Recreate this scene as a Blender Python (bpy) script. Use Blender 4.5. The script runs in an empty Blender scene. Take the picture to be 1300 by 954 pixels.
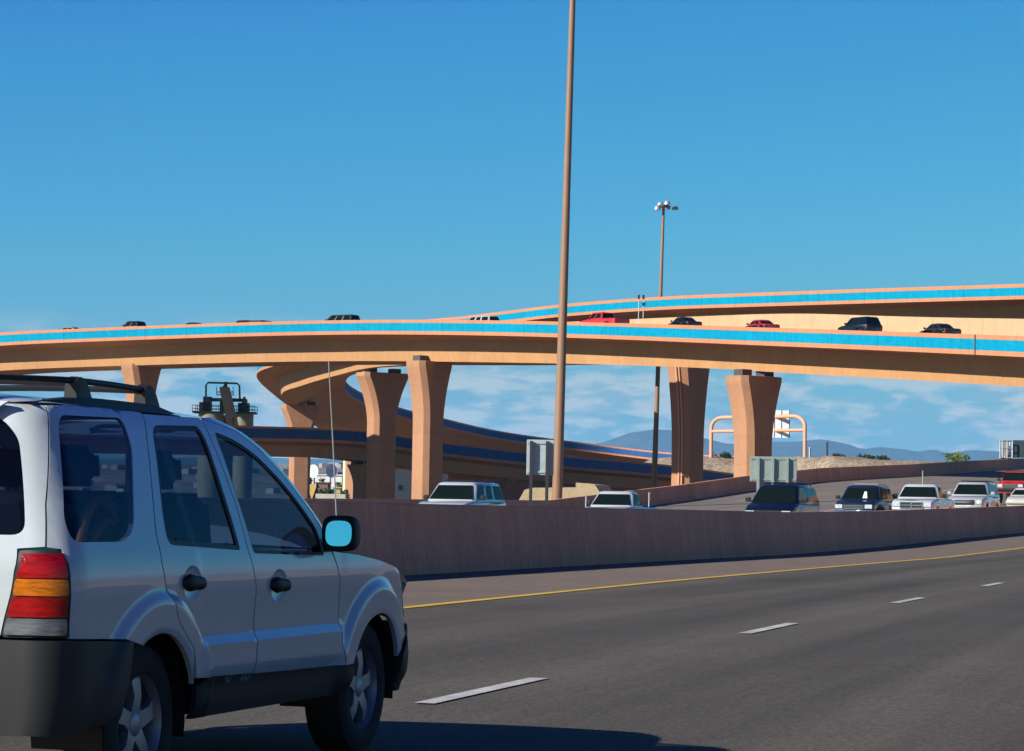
import bpy, bmesh, math, random
import numpy as np
from mathutils import Vector, Matrix, noise as mnoise
from mathutils.geometry import delaunay_2d_cdt
R = math.radians
random.seed(7)
scene = bpy.context.scene
col = scene.collection
C = {}

# ------------------------------------------------------------------ camera
F_PX, HC = 3300.0, 1.2
PITCH, ROLL = math.atan(173 / F_PX), R(1.0)
cz, sz, cr, sr = math.cos(PITCH), math.sin(PITCH), math.cos(ROLL), math.sin(ROLL)

def at(x, y, d):
    """world point seen at photo pixel (x, y) (1300 wide) at depth Y = d"""
    u, v = x - 650, y - 477
    u, v = (u * cr + v * sr) / F_PX, (-u * sr + v * cr) / F_PX
    r = Vector((u, cz + v * sz, sz - v * cz))
    return Vector((0, 0, HC)) + r * (d / r.y)

cam_d = bpy.data.cameras.new('camera')
cam = bpy.data.objects.new('camera', cam_d)
col.objects.link(cam)
right0, up0, fw = Vector((1, 0, 0)), Vector((0, -sz, cz)), Vector((0, cz, sz))
rt = right0 * cr + up0 * sr
up = -right0 * sr + up0 * cr
m = Matrix((rt, up, -fw)).transposed().to_4x4()
m.translation = (0, 0, HC)
cam.matrix_world = m
cam_d.sensor_width = 36
cam_d.lens = 36 * F_PX / 1300
cam_d.clip_start, cam_d.clip_end = 0.1, 90000
scene.camera = cam

# ------------------------------------------------------------------ light
SUN_EL = R(29)
SD = Vector((-0.86, -0.51, 0)).normalized()
sun_dir = Vector((SD.x * math.cos(SUN_EL), SD.y * math.cos(SUN_EL), math.sin(SUN_EL)))
sl = bpy.data.lights.new('sun', 'SUN')
sl.energy, sl.angle, sl.color = 5.0, R(0.53), (1.0, 0.95, 0.86)
so = bpy.data.objects.new('sun', sl)
so.rotation_euler = sun_dir.to_track_quat('Z', 'Y').to_euler()
so.location = (0, 0, 80)
col.objects.link(so)

w = bpy.data.worlds.new('World')
scene.world = w
w.use_nodes = True
nt = w.node_tree
N, L = nt.nodes, nt.links
N.clear()
def wn(t, **k):
    n = N.new(t)
    for a, b in k.items(): setattr(n, a, b)
    return n
out = wn('ShaderNodeOutputWorld'); bg = wn('ShaderNodeBackground')
sky = wn('ShaderNodeTexSky', sky_type='NISHITA', sun_disc=False)
sky.sun_elevation = SUN_EL
sky.sun_rotation = math.atan2(SD.x, SD.y)
sky.altitude, sky.air_density, sky.dust_density, sky.ozone_density = 1500, 1.0, 0.3, 3.0
# grade of the whole sky: a polarised, saturated blue
ssep = wn('ShaderNodeSeparateXYZ'); scmb = wn('ShaderNodeCombineXYZ')
L.new(sky.outputs[0], ssep.inputs[0])
tc = wn('ShaderNodeTexCoord'); sep = wn('ShaderNodeSeparateXYZ')
L.new(tc.outputs['Generated'], sep.inputs[0])
def mth(op, a, b=None, c=None, clamp=False):
    n = wn('ShaderNodeMath', operation=op, use_clamp=clamp)
    for i, v in enumerate((a, b, c)):
        if v is None: continue
        if hasattr(v, 'is_linked'): L.new(v, n.inputs[i])
        else: n.inputs[i].default_value = v
    return n.outputs[0]
cr_ = ssep.outputs['X']
L.new(mth('MINIMUM', mth('MULTIPLY', mth('POWER', cr_, 2.0), 0.084), mth('MULTIPLY', cr_, 0.8)), scmb.inputs['X'])
L.new(mth('MULTIPLY', mth('MULTIPLY', ssep.outputs['Y'], 0.86), mth('POWER', mth('MINIMUM', mth('DIVIDE', ssep.outputs['Y'], 3.3), 1.0), 1.5)), scmb.inputs['Y'])
L.new(mth('MULTIPLY', mth('MULTIPLY', mth('POWER', ssep.outputs['Z'], 0.3), 3.75), mth('POWER', mth('MINIMUM', mth('DIVIDE', ssep.outputs['Z'], 4.8), 1.0), 1.0)), scmb.inputs['Z'])
# clouds: a broken low bank far away, seen edge on near the horizon
mp = wn('ShaderNodeMapping'); mp.inputs['Scale'].default_value = (40, 40, 150)
L.new(tc.outputs['Generated'], mp.inputs[0])
n1 = wn('ShaderNodeTexNoise'); n1.inputs['Scale'].default_value = 1.0; n1.inputs['Detail'].default_value = 7; n1.inputs['Roughness'].default_value = 0.56
L.new(mp.outputs[0], n1.inputs['Vector'])
mp2 = wn('ShaderNodeMapping'); mp2.inputs['Scale'].default_value = (14, 14, 90); mp2.inputs['Location'].default_value = (3.1, 1.7, 0.4)
L.new(tc.outputs['Generated'], mp2.inputs[0])
n2 = wn('ShaderNodeTexNoise'); n2.inputs['Scale'].default_value = 1.0; n2.inputs['Detail'].default_value = 5; n2.inputs['Roughness'].default_value = 0.5
L.new(mp2.outputs[0], n2.inputs['Vector'])
el = sep.outputs['Z']
band = mth('MULTIPLY', mth('SMOOTH_MIN', mth('MULTIPLY_ADD', el, -34.0, 2.55, True), 1.0, 0.2), 1.0)
def ramp(v, a, b):
    n = wn('ShaderNodeMapRange', interpolation_type='SMOOTHSTEP')
    L.new(v, n.inputs[0]); n.inputs[1].default_value, n.inputs[2].default_value = a, b
    return n.outputs[0]
puff = mth('MULTIPLY', ramp(n1.outputs['Fac'], 0.42, 0.58), band, clamp=True)
veil = mth('MULTIPLY', ramp(n2.outputs['Fac'], 0.43, 0.62), band, clamp=True)
mixv = wn('ShaderNodeMixRGB'); mixv.inputs[2].default_value = (3.3, 4.7, 5.1, 1)
low = wn('ShaderNodeMixRGB'); low.inputs[2].default_value = (1.25, 3.3, 4.3, 1)
L.new(mth('MULTIPLY_ADD', el, -9.0, 1.0, True), low.inputs[0]); L.new(scmb.outputs[0], low.inputs[1])
L.new(mth('MULTIPLY', veil, 0.62), mixv.inputs[0]); L.new(low.outputs[0], mixv.inputs[1])
mixp = wn('ShaderNodeMixRGB'); mixp.inputs[2].default_value = (6.2, 6.6, 6.2, 1)
L.new(mth('MULTIPLY', puff, 0.95), mixp.inputs[0]); L.new(mixv.outputs[0], mixp.inputs[1])
L.new(mixp.outputs[0], bg.inputs[0])
bg.inputs[1].default_value = 0.056
L.new(bg.outputs[0], out.inputs[0])

scene.view_settings.view_transform = 'Standard'
scene.view_settings.look = 'None'
scene.view_settings.exposure = 0.8
scene.view_settings.gamma = 1.0

# ------------------------------------------------------------------ materials
def mat(name, base, rough=0.6, metal=0.0, spec=0.5, coat=0.0, var=0.0, vscale=1.0, stretch=(1, 1, 1), var2=0.0, v2scale=12.0,
        bump=0.0, bscale=40.0, emit=None, coord='Object', dark=None):
    """principled material whose colour wanders with two noises (large stains, fine grain)"""
    m = bpy.data.materials.new(name)
    m.use_nodes = True
    t = m.node_tree
    b = t.nodes['Principled BSDF']
    b.inputs['Base Color'].default_value = (*base, 1)
    b.inputs['Roughness'].default_value = rough
    b.inputs['Metallic'].default_value = metal
    b.inputs['Specular IOR Level'].default_value = spec
    if coat:
        b.inputs['Coat Weight'].default_value = coat
        b.inputs['Coat Roughness'].default_value = 0.02
    if emit:
        b.inputs['Emission Color'].default_value = (*emit[:3], 1)
        b.inputs['Emission Strength'].default_value = emit[3]
    if var or var2 or bump:
        tcn = t.nodes.new('ShaderNodeTexCoord')
        mpn = t.nodes.new('ShaderNodeMapping')
        mpn.inputs['Scale'].default_value = stretch
        t.links.new(tcn.outputs[coord], mpn.inputs[0])
        last = None
        for amt, sc, det in ((var, vscale, 6), (var2, v2scale, 3)):
            if not amt: continue
            nn = t.nodes.new('ShaderNodeTexNoise')
            nn.inputs['Scale'].default_value = sc
            nn.inputs['Detail'].default_value = det
            nn.inputs['Roughness'].default_value = 0.62
            t.links.new(mpn.outputs[0], nn.inputs['Vector'])
            mr = t.nodes.new('ShaderNodeMapRange')
            t.links.new(nn.outputs['Fac'], mr.inputs[0])
            mr.inputs[1].default_value, mr.inputs[2].default_value = 0.3, 0.7
            mr.inputs[3].default_value, mr.inputs[4].default_value = 1 - amt, 1 + amt
            if last is None: last = mr.outputs[0]
            else:
                mm = t.nodes.new('ShaderNodeMath'); mm.operation = 'MULTIPLY'
                t.links.new(last, mm.inputs[0]); t.links.new(mr.outputs[0], mm.inputs[1]); last = mm.outputs[0]
        if last is not None:
            mx = t.nodes.new('ShaderNodeVectorMath'); mx.operation = 'SCALE'
            mx.inputs[0].default_value = base
            t.links.new(last, mx.inputs['Scale'])
            t.links.new(mx.outputs[0], b.inputs['Base Color'])
        if bump:
            nn = t.nodes.new('ShaderNodeTexNoise'); nn.inputs['Scale'].default_value = bscale; nn.inputs['Detail'].default_value = 4
            t.links.new(mpn.outputs[0], nn.inputs['Vector'])
            bn = t.nodes.new('ShaderNodeBump'); bn.inputs['Strength'].default_value = bump; bn.inputs['Distance'].default_value = 0.02
            t.links.new(nn.outputs['Fac'], bn.inputs['Height']); t.links.new(bn.outputs[0], b.inputs['Normal'])
    return m

def glass_mat(name, tint, opac):
    m = bpy.data.materials.new(name); m.use_nodes = True
    t = m.node_tree; t.nodes.clear()
    o = t.nodes.new('ShaderNodeOutputMaterial')
    tr = t.nodes.new('ShaderNodeBsdfTransparent'); tr.inputs[0].default_value = (*tint, 1)
    df = t.nodes.new('ShaderNodeBsdfDiffuse'); df.inputs[0].default_value = (0.012, 0.014, 0.018, 1)
    gl = t.nodes.new('ShaderNodeBsdfGlossy'); gl.inputs['Roughness'].default_value = 0.012; gl.inputs[0].default_value = (0.72, 0.84, 1, 1)
    m1 = t.nodes.new('ShaderNodeMixShader'); m1.inputs[0].default_value = opac
    t.links.new(tr.outputs[0], m1.inputs[1]); t.links.new(df.outputs[0], m1.inputs[2])
    fr = t.nodes.new('ShaderNodeFresnel'); fr.inputs[0].default_value = 1.46
    m2 = t.nodes.new('ShaderNodeMixShader')
    fm = t.nodes.new('ShaderNodeMath'); fm.operation = 'MULTIPLY'; fm.inputs[1].default_value = 0.5
    t.links.new(fr.outputs[0], fm.inputs[0]); t.links.new(fm.outputs[0], m2.inputs[0]); t.links.new(m1.outputs[0], m2.inputs[1]); t.links.new(gl.outputs[0], m2.inputs[2])
    t.links.new(m2.outputs[0], o.inputs[0])
    return m

M = {}
M['peach_pier'] = mat('peach_pier_concrete', (0.36, 0.187, 0.102), 0.8, spec=0.2, var=0.08, vscale=0.5, stretch=(1, 1, .3), var2=0.06, v2scale=4.0, bump=0.15, bscale=20)
M['peach'] = mat('peach_concrete', (0.43, 0.228, 0.100), 0.8, spec=0.25, var=0.07, vscale=0.35, var2=0.05, v2scale=3.0)
M['peach_pink'] = mat('salmon_parapet_paint', (0.46, 0.19, 0.095), 0.75, spec=0.25, var=0.06, vscale=0.5, var2=0.05, v2scale=4.0)
M['cream'] = mat('cream_parapet_inside', (0.43, 0.285, 0.16), 0.8, spec=0.25, var=0.08, vscale=0.5)
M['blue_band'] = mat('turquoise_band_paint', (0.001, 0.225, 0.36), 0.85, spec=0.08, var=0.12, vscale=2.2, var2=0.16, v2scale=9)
M['blue_shaded'] = mat('shaded_turquoise_band', (0.010, 0.070, 0.21), 0.7, spec=0.3, var=0.12, vscale=2.2, var2=0.12, v2scale=9)  # shaded copy of the turquoise band: the shade is in its colour
M['deck'] = mat('bridge_deck_concrete', (0.30, 0.27, 0.23), 0.85, var=0.1)
M['bearing'] = mat('dark_bearing_steel', (0.05, 0.045, 0.045), 0.6)
M['barrier'] = mat('mauve_stained_barrier_concrete', (0.66, 0.285, 0.165), 0.85, spec=0.2, var=0.12, vscale=0.35, stretch=(2.0, 2.0, 0.6), var2=0.12, v2scale=5.0, bump=0.25, bscale=30)
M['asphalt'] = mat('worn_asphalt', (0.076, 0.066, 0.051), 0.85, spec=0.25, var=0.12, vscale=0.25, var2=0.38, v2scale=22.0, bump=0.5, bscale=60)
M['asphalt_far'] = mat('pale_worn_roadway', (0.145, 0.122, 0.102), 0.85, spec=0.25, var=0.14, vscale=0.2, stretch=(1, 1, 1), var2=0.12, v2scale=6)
M['shoulder'] = mat('concrete_shoulder', (0.135, 0.104, 0.080), 0.9, spec=0.2, var=0.12, vscale=0.5, var2=0.2, v2scale=12, bump=0.4, bscale=60)
M['yellow'] = mat('yellow_line_paint', (0.50, 0.30, 0.008), 0.7, var=0.15, vscale=1.2, var2=0.2, v2scale=12)
M['white_line'] = mat('white_line_paint', (0.34, 0.335, 0.32), 0.8, spec=.2, var=0.30, vscale=1.5, var2=0.15, v2scale=14)
M['gravel'] = mat('gravel_slope', (0.23, 0.18, 0.13), 0.95, spec=0.1, var=0.25, vscale=0.35, var2=0.45, v2scale=2.2)
M['ground'] = mat('desert_ground', (0.14, 0.10, 0.065), 0.95, spec=0.1, var=0.3, vscale=0.02, var2=0.3, v2scale=0.4)
M['pole'] = mat('brown_painted_pole', (0.235, 0.135, 0.078), 0.55, spec=0.4, var=0.08, vscale=0.6)
M['lum'] = mat('luminaire_grey', (0.42, 0.42, 0.42), 0.35, metal=0.4)
M['lens'] = mat('luminaire_lens', (0.75, 0.76, 0.78), 0.15, spec=0.8)
M['sign_back'] = mat('weathered_aluminium_sign_back', (0.27, 0.325, 0.295), 0.55, metal=0.25, var=0.1, vscale=1.5, var2=0.08, v2scale=7)
M['sign_back_mid'] = mat('dull_aluminium_sign_back', (0.33, 0.40, 0.41), 0.6, metal=0.0, var=0.1, vscale=1.5, var2=0.08, v2scale=7)
M['sign_back_light'] = mat('bright_aluminium_sign_back', (0.80, 0.82, 0.82), 0.5, metal=0.1, var=0.04)
M['sign_green'] = mat('green_sign_back', (0.045, 0.075, 0.075), 0.5, metal=0.2, var=0.1)
M['steel_dark'] = mat('dark_steel', (0.028, 0.028, 0.034), 0.55, spec=0.4)
M['steel'] = mat('galvanised_steel', (0.42, 0.43, 0.43), 0.45, metal=0.5, var=0.1, vscale=3)
M['gantry'] = mat('salmon_gantry_paint', (0.60, 0.30, 0.17), 0.55, var=0.05, vscale=1)
M['plant_steel'] = mat('blackened_plant_steel', (0.006, 0.006, 0.008), 0.8, spec=0.08, var=0.3, vscale=0.8)
M['silo'] = mat('faded_silo_paint', (0.20, 0.195, 0.135), 0.7, var=0.15, vscale=0.4, stretch=(1, 1, 0.2))
M['cream_col'] = mat('cream_column_paint', (0.62, 0.60, 0.36), 0.7, var=0.05)
M['belt_brown'] = mat('rusty_conveyor', (0.020, 0.0145, 0.012), 0.9, spec=0.05, var=0.25, vscale=1.2)
M['white_wall'] = mat('white_wall_paint', (0.68, 0.68, 0.66), 0.7, var=0.07, vscale=0.3)
M['tan_wall'] = mat('tan_wall', (0.50, 0.36, 0.19), 0.8, var=0.1, vscale=0.4)
M['brown_wall'] = mat('brown_wall', (0.19, 0.11, 0.075), 0.8, var=0.1, vscale=0.4)
M['ochre'] = mat('ochre_machine_paint', (0.58, 0.40, 0.12), 0.6, var=0.1)
M['grey_block'] = mat('pale_concrete_block', (0.46, 0.44, 0.38), 0.85, var=0.1, vscale=1)
M['grey_wall'] = mat('grey_wall_concrete', (0.20, 0.165, 0.14), 0.85, var=0.12, vscale=.4)
M['slate_wall'] = mat('shade_darkened_slate_siding', (0.016, 0.020, 0.028), 0.7, var=0.12, vscale=0.5)  # slate made near black so the colour itself holds the shade
M['tan_conc'] = mat('tan_concrete', (0.44, 0.345, 0.20), 0.85, var=0.1, vscale=0.5, var2=0.12, v2scale=4)
M['mount'] = mat('mountain_rock', (0.045, 0.05, 0.06), 0.95, spec=0.1, var=0.3, vscale=0.002, var2=0.25, v2scale=0.014)
M['far_house'] = mat('far_house_walls', (0.24, 0.23, 0.22), 0.85, var=0.5, vscale=0.02)
M['hill'] = mat('suburban_hillside', (0.17, 0.15, 0.15), 0.95, spec=0.1, var=0.35, vscale=0.02, var2=0.5, v2scale=0.12)
M['leaf'] = mat('leaf_green', (0.075, 0.115, 0.030), 0.7, spec=0.25, var=0.4, vscale=0.9)
M['leaf_light'] = mat('yellow_green_leaf', (0.11, 0.15, 0.035), 0.7, spec=0.25, var=0.35, vscale=1.5)
M['leaf_dark'] = mat('dark_leaf', (0.035, 0.055, 0.022), 0.7, spec=0.2, var=0.4, vscale=0.9)
M['leaf_dry'] = mat('dry_grass', (0.36, 0.29, 0.15), 0.85, spec=0.2, var=0.3, vscale=2)
M['bark'] = mat('bark', (0.10, 0.07, 0.05), 0.9)
# cars
M['suv_white'] = mat('white_car_paint', (0.41, 0.445, 0.455), 0.25, spec=0.15, coat=1.0)
M['blackplastic'] = mat('black_textured_plastic', (0.012, 0.012, 0.013), 0.5, spec=0.25, bump=0.1, bscale=200)
M['blacktrim'] = mat('black_rubber_trim', (0.012, 0.012, 0.013), 0.5, spec=0.4)
M['greyplastic'] = mat('charcoal_cladding', (0.016, 0.016, 0.017), 0.55, spec=0.4, var=0.1, vscale=3)
M['tyre'] = mat('tyre_rubber', (0.018, 0.018, 0.018), 0.8, spec=0.3, var=0.2, vscale=6)
M['alloy'] = mat('alloy_wheel', (0.30, 0.30, 0.31), 0.42, metal=0.55)
M['chrome'] = mat('chrome', (0.80, 0.81, 0.83), 0.08, metal=1.0)
M['mirror'] = mat('mirror_glass', (0.36, 0.78, 0.90), 0.01, metal=1.0)
M['lens_red'] = mat('red_lens', (0.24, 0.002, 0.002), 0.18, spec=0.3, coat=0.25, var=0.5, vscale=5, stretch=(1.6, 1.6, 12), var2=.3, v2scale=16, bump=.08, bscale=30)
M['lens_amber'] = mat('amber_lens', (0.42, 0.11, 0.002), 0.18, spec=0.3, coat=0.25, var=0.5, vscale=5, stretch=(1.6, 1.6, 12), var2=.3, v2scale=16, bump=.08, bscale=30)
M['lens_clear'] = mat('clear_lens', (0.22, 0.24, 0.26), 0.10, spec=0.8, coat=1.0, metal=0.55, var=0.5, vscale=11, stretch=(1, 1, 5))
M['head_lens'] = mat('headlight_lens', (0.72, 0.75, 0.78), 0.08, metal=0.5, coat=1.0, var=0.2, vscale=9)
M['glass'] = glass_mat('tinted_side_glass', (0.40, 0.50, 0.62), 0.06)
M['glass_priv'] = glass_mat('dark_privacy_glass', (0.34, 0.42, 0.56), 0.08)
M['glass_wind'] = glass_mat('windshield_glass', (0.62, 0.74, 0.72), 0.05)
M['glass_far'] = mat('dark_car_glass', (0.004, 0.008, 0.008), 0.05, spec=0.06)
M['interior'] = mat('dark_interior', (0.018, 0.019, 0.022), 0.8, spec=0.2)
M['seat_fabric'] = mat('grey_seat_fabric', (0.045, 0.05, 0.055), 0.9, spec=0.1, var=0.1, vscale=10)
M['orange_tube'] = mat('orange_plastic', (0.80, 0.24, 0.02), 0.4, spec=0.5)
M['green_box'] = mat('green_plastic', (0.02, 0.16, 0.09), 0.5)
PAINT = {}
def paint(name, c, coat=1.0):
    if name not in PAINT:
        PAINT[name] = mat(name + '_car_paint', c, 0.32, spec=0.4, coat=coat if max(c) > .2 else .45)
    return PAINT[name]

# ------------------------------------------------------------------ mesh helpers
def segments(m, pitch, amt, line=.012, dark=.45, streak=0.0, plus=0.0):
    """cast segments: every length differs a little in tone and is closed by a thin joint; optional rain streaks"""
    t = m.node_tree; b = t.nodes['Principled BSDF']
    src = b.inputs['Base Color'].links[0].from_socket
    a = t.nodes.new('ShaderNodeAttribute'); a.attribute_name = 'along'
    def mt(op, x, y=None):
        n = t.nodes.new('ShaderNodeMath'); n.operation = op
        for i, v in enumerate((x, y)):
            if v is None: continue
            if hasattr(v, 'is_linked'): t.links.new(v, n.inputs[i])
            else: n.inputs[i].default_value = v
        return n.outputs[0]
    u = mt('DIVIDE', a.outputs['Fac'], pitch)
    wnz = t.nodes.new('ShaderNodeTexWhiteNoise'); wnz.noise_dimensions = '1D'; t.links.new(mt('FLOOR', u), wnz.inputs['W'])
    k = mt('ADD', mt('MULTIPLY', mt('SUBTRACT', wnz.outputs['Value'], .5), amt * 2), 1.0)
    jn = mt('LESS_THAN', mt('FRACT', u), line / 1.0)
    k = mt('MULTIPLY', k, mt('SUBTRACT', 1.0, mt('MULTIPLY', jn, dark)))
    if streak:
        tcn = t.nodes.new('ShaderNodeTexCoord'); sp = t.nodes.new('ShaderNodeSeparateXYZ'); t.links.new(tcn.outputs['Object'], sp.inputs[0])
        cb = t.nodes.new('ShaderNodeCombineXYZ'); t.links.new(mt('MULTIPLY', a.outputs['Fac'], 2.6), cb.inputs['X']); t.links.new(mt('MULTIPLY', sp.outputs['Z'], .16), cb.inputs['Y'])
        nz = t.nodes.new('ShaderNodeTexNoise'); nz.inputs['Scale'].default_value = 1.0; nz.inputs['Detail'].default_value = 5; t.links.new(cb.outputs[0], nz.inputs['Vector'])
        mr = t.nodes.new('ShaderNodeMapRange'); t.links.new(nz.outputs['Fac'], mr.inputs[0])
        mr.inputs[1].default_value, mr.inputs[2].default_value, mr.inputs[3].default_value, mr.inputs[4].default_value = .35, .68, 1 + streak * .4, 1 - streak
        k = mt('MULTIPLY', k, mr.outputs[0])
    v = t.nodes.new('ShaderNodeVectorMath'); v.operation = 'SCALE'
    t.links.new(src, v.inputs[0]); t.links.new(k, v.inputs['Scale']); t.links.new(v.outputs[0], b.inputs['Base Color'])
def pour_lines(m, pitch, amt):
    t = m.node_tree; b = t.nodes['Principled BSDF']; src = b.inputs['Base Color'].links[0].from_socket
    tcn = t.nodes.new('ShaderNodeTexCoord'); sp = t.nodes.new('ShaderNodeSeparateXYZ'); t.links.new(tcn.outputs['Object'], sp.inputs[0])
    def mt(op, x, y=None):
        n = t.nodes.new('ShaderNodeMath'); n.operation = op
        for i, v in enumerate((x, y)):
            if v is None: continue
            if hasattr(v, 'is_linked'): t.links.new(v, n.inputs[i])
            else: n.inputs[i].default_value = v
        return n.outputs[0]
    u = mt('DIVIDE', sp.outputs['Z'], pitch)
    wz = t.nodes.new('ShaderNodeTexWhiteNoise'); wz.noise_dimensions = '1D'; t.links.new(mt('FLOOR', u), wz.inputs['W'])
    k = mt('MULTIPLY', mt('ADD', mt('MULTIPLY', wz.outputs['Value'], amt), 1 - amt / 2), mt('SUBTRACT', 1.0, mt('MULTIPLY', mt('LESS_THAN', mt('FRACT', u), .03), .09)))
    v = t.nodes.new('ShaderNodeVectorMath'); v.operation = 'SCALE'
    t.links.new(src, v.inputs[0]); t.links.new(k, v.inputs['Scale']); t.links.new(v.outputs[0], b.inputs['Base Color'])
pour_lines(M['peach_pier'], 2.6, .07)
segments(M['peach'], 6.2, .02, .006, .22, .07)
segments(M['peach_pink'], 6.2, .03, .008, .4, .08)
segments(M['cream'], 6.2, .03, .008, .3, .07)
segments(M['blue_band'], 6.2, .05, .010, .35, .10)
segments(M['blue_shaded'], 3.1, .07, .016, .4, .12)
segments(M['barrier'], 6.1, .05, .004, .5, .09)

class MB:
    def __init__(s): s.v, s.f = [], []
    def add(s, vs, fs):
        o = len(s.v); s.v += [tuple(v) for v in vs]; s.f += [tuple(o + i for i in f) for f in fs]; return s
    def box(s, c, size, rz=0, taper=1.0):
        x, y, z = (k / 2 for k in size); ca, sa = math.cos(rz), math.sin(rz); vs = []
        for dz in (-z, z):
            k = 1 if dz < 0 else taper
            for dx, dy in ((-x, -y), (x, -y), (x, y), (-x, y)):
                dx, dy = dx * k, dy * k
                vs.append((c[0] + dx * ca - dy * sa, c[1] + dx * sa + dy * ca, c[2] + dz))
        return s.add(vs, [(3, 2, 1, 0), (4, 5, 6, 7), (0, 1, 5, 4), (1, 2, 6, 5), (2, 3, 7, 6), (3, 0, 4, 7)])
    def tube(s, pts, r, n=10, caps=True):
        pts = [Vector(p) for p in pts]; rs = r if isinstance(r, (list, tuple)) else [r] * len(pts)
        prev = None; rings = []
        for i, p in enumerate(pts):
            t = ((pts[min(i + 1, len(pts) - 1)] - pts[max(i - 1, 0)])).normalized()
            a = prev if prev is not None else (Vector((0, 0, 1)) if abs(t.z) < 0.9 else Vector((1, 0, 0)))
            a = (a - t * a.dot(t)).normalized(); prev = a; b = t.cross(a)
            rings.append([p + (a * math.cos(2 * math.pi * k / n) + b * math.sin(2 * math.pi * k / n)) * rs[i] for k in range(n)])
        vs = [q for g in rings for q in g]; fs = []
        for i in range(len(pts) - 1):
            for k in range(n):
                a, b = i * n + k, i * n + (k + 1) % n
                fs.append((a, b, b + n, a + n))
        if caps:
            fs.append(tuple(range(n - 1, -1, -1))); fs.append(tuple((len(pts) - 1) * n + k for k in range(n)))
        return s.add(vs, fs)
    def bar(s, a, b, w): return s.tube([a, b], w * 0.707, 4)
    def lathe(s, prof, c=(0, 0, 0), axis='z', n=24):
        vs, fs = [], []
        for r, h in prof:
            for k in range(n):
                a = 2 * math.pi * k / n; x, y = r * math.cos(a), r * math.sin(a)
                p = (x, y, h) if axis == 'z' else (h, x, y) if axis == 'x' else (x, h, y)
                vs.append((c[0] + p[0], c[1] + p[1], c[2] + p[2]))
        for i in range(len(prof) - 1):
            for k in range(n):
                a, b = i * n + k, i * n + (k + 1) % n
                fs.append((a, b, b + n, a + n))
        return s.add(vs, fs)
    def ell(s, c, r, n=16, m=10):
        prof = [(math.sin(math.pi * i / m), -math.cos(math.pi * i / m)) for i in range(m + 1)]
        vs, fs = [], []
        for a, h in prof:
            for k in range(n):
                t = 2 * math.pi * k / n
                vs.append((c[0] + r[0] * a * math.cos(t), c[1] + r[1] * a * math.sin(t), c[2] + r[2] * h))
        for i in range(m):
            for k in range(n):
                p, q = i * n + k, i * n + (k + 1) % n
                fs.append((p, q, q + n, p + n))
        return s.add(vs, fs)
    def prism(s, poly, y0, y1, plane='xz'):
        """extrude a 2D outline between two depths"""
        n = len(poly)
        def P(p, d): return (p[0], d, p[1]) if plane == 'xz' else (d, p[0], p[1]) if plane == 'yz' else (p[0], p[1], d)
        vs = [P(p, y0) for p in poly] + [P(p, y1) for p in poly]
        fs = [tuple(range(n)), tuple(range(2 * n - 1, n - 1, -1))] + [(i, (i + 1) % n, n + (i + 1) % n, n + i) for i in range(n)]
        return s.add(vs, fs)
    def grid(s, g):
        nu, nv = len(g), len(g[0])
        return s.add([p for r in g for p in r], [(i * nv + j, i * nv + j + 1, (i + 1) * nv + j + 1, (i + 1) * nv + j) for i in range(nu - 1) for j in range(nv - 1)])
    def build(s, name, m, parent=None, smooth=40, fix=True, along=None):
        me = bpy.data.meshes.new(name)
        me.from_pydata(s.v, [], s.f)
        if along is not None:
            me.attributes.new('along', 'FLOAT', 'POINT').data.foreach_set('value', along)
        if fix:
            bm = bmesh.new(); bm.from_mesh(me)
            bmesh.ops.remove_doubles(bm, verts=bm.verts, dist=1e-5)
            bmesh.ops.recalc_face_normals(bm, faces=bm.faces)
            bm.to_mesh(me); bm.free()
        me.materials.append(m)
        if smooth:
            for p in me.polygons: p.use_smooth = True
            me.set_sharp_from_angle(angle=R(smooth))
        o = bpy.data.objects.new(name, me); col.objects.link(o)
        if parent is not None: o.parent = parent
        return o

def tag(o, label=None, cat=None, group=None, kind=None):
    if label: o['label'] = label
    if cat: o['category'] = cat
    if group: o['group'] = group
    if kind: o['kind'] = kind
    return o

def empty(name, loc=(0, 0, 0), rz=0.0, label=None, cat=None, group=None):
    o = bpy.data.objects.new(name, None); col.objects.link(o)
    o.empty_display_size = 0.3
    o.location = loc; o.rotation_euler = (0, 0, rz)
    return tag(o, label, cat, group)

def copy_thing(root):
    r = root.copy(); col.objects.link(r)
    for ch in root.children:
        c = ch.copy(); col.objects.link(c); c.parent = r
        for g in ch.children:
            d = g.copy(); col.objects.link(d); d.parent = c
    return r

def catmull(pts, step):
    pts = [Vector(p) for p in pts]; o = []
    for i in range(len(pts) - 1):
        p0 = pts[i - 1] if i else pts[0] * 2 - pts[1]
        p1, p2 = pts[i], pts[i + 1]
        p3 = pts[i + 2] if i + 2 < len(pts) else p2 * 2 - p1
        n = max(1, int((p2 - p1).length / step))
        for k in range(n):
            t = k / n
            o.append(0.5 * ((2 * p1) + (p2 - p0) * t + (2 * p0 - 5 * p1 + 4 * p2 - p3) * t * t + (3 * p1 - p0 - 3 * p2 + p3) * t ** 3))
    o.append(pts[-1]); return o

def interp(x, xs, ys): return float(np.interp(x, xs, ys))
def sstep(a, b, x):
    t = min(1, max(0, (x - a) / (b - a))); return t * t * (3 - 2 * t)

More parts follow.
